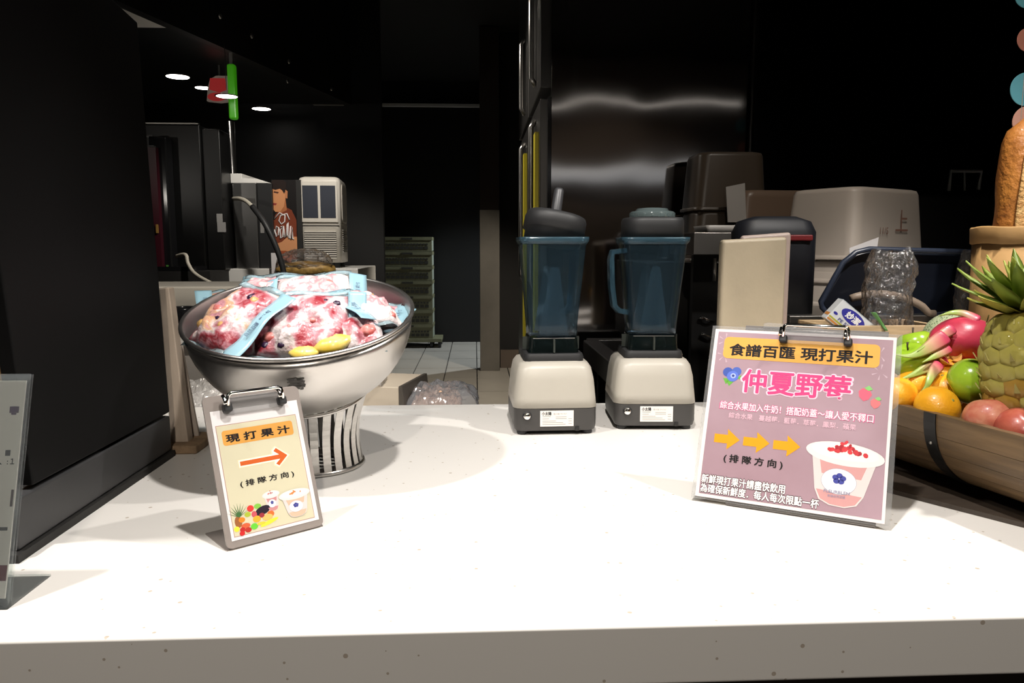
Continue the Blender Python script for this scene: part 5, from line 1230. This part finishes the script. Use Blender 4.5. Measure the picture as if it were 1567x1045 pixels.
# bag of snacks at the ice machine's foot
e = empty('snack_bag', PY(468, 408, 4.78), label='clear bag with golden contents in front of the ice machine', cat='plastic bag')
wb3 = 90/FPX*4.78
MB().sphere((0, 0, -.02), (wb3/2, .09, .055), 28, 14, fn=lambda d: 1+.12*noise.noise(d*4)).build('contents', mat('golden_snacks', (.50, .30, .08), .5, var=.6, vscale=30, bump=.5, bscale=40), e, smooth=True)
MB().sphere((-.005, 0, .03), (wb3/2*.92, .09, .080), 30, 18, fn=lambda d: 1+.2*noise.noise(d*5+Vector((3, 0, 0)))).build('film', M_film, e)
MB().box2((-wb3/2-.03, .02, -.06), (-wb3/2+.01, .05, .085)).build('paper_tag', M_paper, e)
# black coffee machine block
kx0, kx1, kz = PY(222, 300, 4.6).x, PY(357, 300, 4.9).x, PY(300, 192, 4.75).z
km = empty('black_machine', (kx0, 4.7, 0), label='tall black drinks machine with small white labels beside the cabinet', cat='drinks machine')
def kp(name, mb, m, **k): return loc(mb.build(name, m, km, **k), (kx0, 4.7, 0))
kmid = PY(308, 300, 4.7).x
kp('front_body', MB().box2((kx0-.2, 4.72, 1.19), (kmid, 4.89, kz)), mat('machine_black', (.005, .005, .005), .3), bevel=.006)
kp('side_body', MB().box2((kmid+.002, 4.75, 1.19), (kx1-.02, 4.95, kz-.02)), mat('machine_side', (.006, .006, .006), .35), bevel=.006)
kp('front_column', MB().box2((PY(236, 300, 4.66).x, 4.62, 1.19), (PY(262, 300, 4.66).x, 4.719, PY(250, 210, 4.66).z)), M_blackgl, bevel=.01)
kp('top_trim', MB().box2((PY(222, 190, 4.7).x, 4.705, kz+.001), (kmid, 4.735, kz+.008)), M_steel)
for k, (u0, v0, u1, v1) in enumerate(((332, 327, 340, 340), (333, 340, 345, 355))):
    a_, b_ = PY(u0, v1, 4.745), PY(u1, v0, 4.745); kp('label', MB().box2((a_.x, 4.744, a_.z), (b_.x, 4.7495, b_.z)), mat('dim_label2', (.30, .29, .28), .5))
for k, (u0, v0) in enumerate(((222, 208), (224, 224))):
    a_ = PY(u0, v0, 4.6); kp('chrome_trim', MB().box2((a_.x, 4.59, a_.z-.003), (a_.x+.045, 4.63, a_.z+.005)), mat('lit_trim', (.85, .85, .85), .1, .9))
a_, b_ = PY(226, 350, 4.6), PY(240, 226, 4.6)
kp('maroon_strip', MB().box2((a_.x, 4.58, 1.19), (b_.x, 4.64, b_.z)), mat('maroon', (.05, .006, .012), .4))
kp('bottom_grill', MB().box2((PY(252, 430, 4.6).x, 4.5, 1.19), (PY(308, 430, 4.6).x, 4.71, 1.215)), M_blackgl)
for k, (u, v, c) in enumerate(((256, 412, (.10, .30, .05)), (260, 417, (.40, .38, .04)), (240, 350, (.35, .20, .05)))):
    p = PY(u, v, 4.57); kp('indicator', MB().box((p.x, 4.575, p.z), (.012, .008, .05)), mat('ind%d' % k, c, .4))
kp('support', MB().box2((kx0-.2, 4.5, 0), (kx1-.03, 4.84, 1.189)), M_dark)
h2 = empty('water_tube', PY(285, 400, 4.5), label='thin cream water tube curling down beside the black machine', cat='tube')
MB().tube(smooth_path([PY(u, v, y)-h2.location for u, v, y in ((270, 392, 4.55), (284, 390, 4.5), (288, 404, 4.48), (300, 420, 4.45), (330, 436, 4.4), (360, 445, 4.35))]), .011, 8).build('tube', MATS['cream_hose'], h2, smooth=True)

# ------------------------------------------------------------------ stack of green crates on a dolly
YC = 10.0
ca, cb_ = PY(586, 500, YC), PY(662, 500, YC); crw = cb_.x-ca.x; cz0 = PY(620, 518, YC).z; cz1 = PY(620, 362, YC).z
NCR = 7; ch = (cz1-cz0)/NCR
M_crate = mat('olive_crate', (.20, .195, .11), .6, var=.2, vscale=6)
M_cratehole = mat('crate_hole', (.03, .028, .02), .8)
dol = empty('crate_dolly', (ca.x, YC, 0), label='low wheeled dolly under the stack of olive crates', cat='dolly')
MB().box2((-.02, -.02, cz0-.05), (crw+.12, .45, cz0-.001)).build('platform', M_crate, dol, bevel=.006)
for x in (.06, crw-.02, crw+.09):
    for y in (.04, .40):
        MB().lathe([(0, -.02), (.05, -.02), (.055, -.012), (.055, .012), (.05, .02), (0, .02)], 18, Matrix.Translation((x, y, .056)) @ Matrix.Rotation(R(90), 4, 'Y')).build('castor', M_rubber, dol, smooth=True)
        MB().box2((x-.03, y-.02, .075), (x+.03, y+.02, cz0-.051)).build('castor_fork', M_steel_dark, dol)
crate_parts = None
ords = ('lowest', 'second lowest', 'third from the bottom', 'middle', 'third from the top', 'second from the top', 'topmost')
body_me = MB().box2((0, .006, 0), (crw, .42, ch-.006)).mesh('body', M_crate)
rim_me = MB().box2((-.008, -.004, ch-.045), (crw+.008, .426, ch-.004)).mesh('rim', M_crate)
slot_me = MB().box2((0, 0, 0), (crw/13, .004, ch*.20)).mesh('slot', M_cratehole)
slot2_me = MB().box2((0, 0, 0), (crw/24, .004, ch*.12)).mesh('slot', M_cratehole)
grip_me = MB().box2((0, 0, 0), (crw*.22, .004, ch*.12)).mesh('hand_slot', M_cratehole)
side_me = MB().box2((0, 0, 0), (.004, .36, ch*.84)).mesh('side_wall', mat('crate_side_lit', (.34, .37, .30), .55))  # paler, cooler than the crate: cool lamp light put into the colour
for k in range(NCR):
    e = empty('plastic_crate', (ca.x, YC, cz0+k*ch), label=ords[k]+' olive plastic crate in the far stack on the dolly', cat='crate', group='stacked olive crates')
    def cadd(me, p):
        o = bpy.data.objects.new(me.name.split('.')[0], me); COL.objects.link(o); o.parent = e; o.location = p
    cadd(body_me, (0, 0, 0)); cadd(rim_me, (0, 0, 0)); cadd(side_me, (crw+.0005, .03, ch*.05))
    for j in range(9): cadd(slot_me, (crw*(.09+.095*j), .0015, ch*.14))
    for j in range(14): cadd(slot2_me, (crw*(.09+.061*j), .0015, ch*.42))
    cadd(grip_me, (crw*.40, -.0085, ch*.80))

# ceiling lamps of the hall behind the camera, seen mirrored in the steel
def tube_lamp(x0, x1, y, z, r, strength, label, col=(1, .93, .85)):
    e = empty('hall_lamp', ((x0+x1)/2, y, z), label=label, cat='lamp'); l = (x1-x0)/2
    MB().tube([(-l, 0, 0), (l, 0, 0)], r, 10).build('tube', mat('tube_glow%.1f' % strength, (1, 1, 1), .4, emit=col, estr=strength), e, smooth=True)
    MB().box2((-l, -r, r+.0005), (l, r, r+.03)).build('holder', M_white, e)
    MB().tube([(0, 0, r+.03), (0, 0, 3.6-z-.001)], .006, 6).build('hanger', M_steel_dark, e)
tube_lamp(-.6, 2.2, -.35, 2.50, .008, 1.3, 'thin warm tube lamp over the queue, out of view')
tube_lamp(-1.5, 3.0, -3.2, 2.22, .07, .55, 'thicker pale tube lamp at the far side of the hall, out of view', (.95, .97, 1))
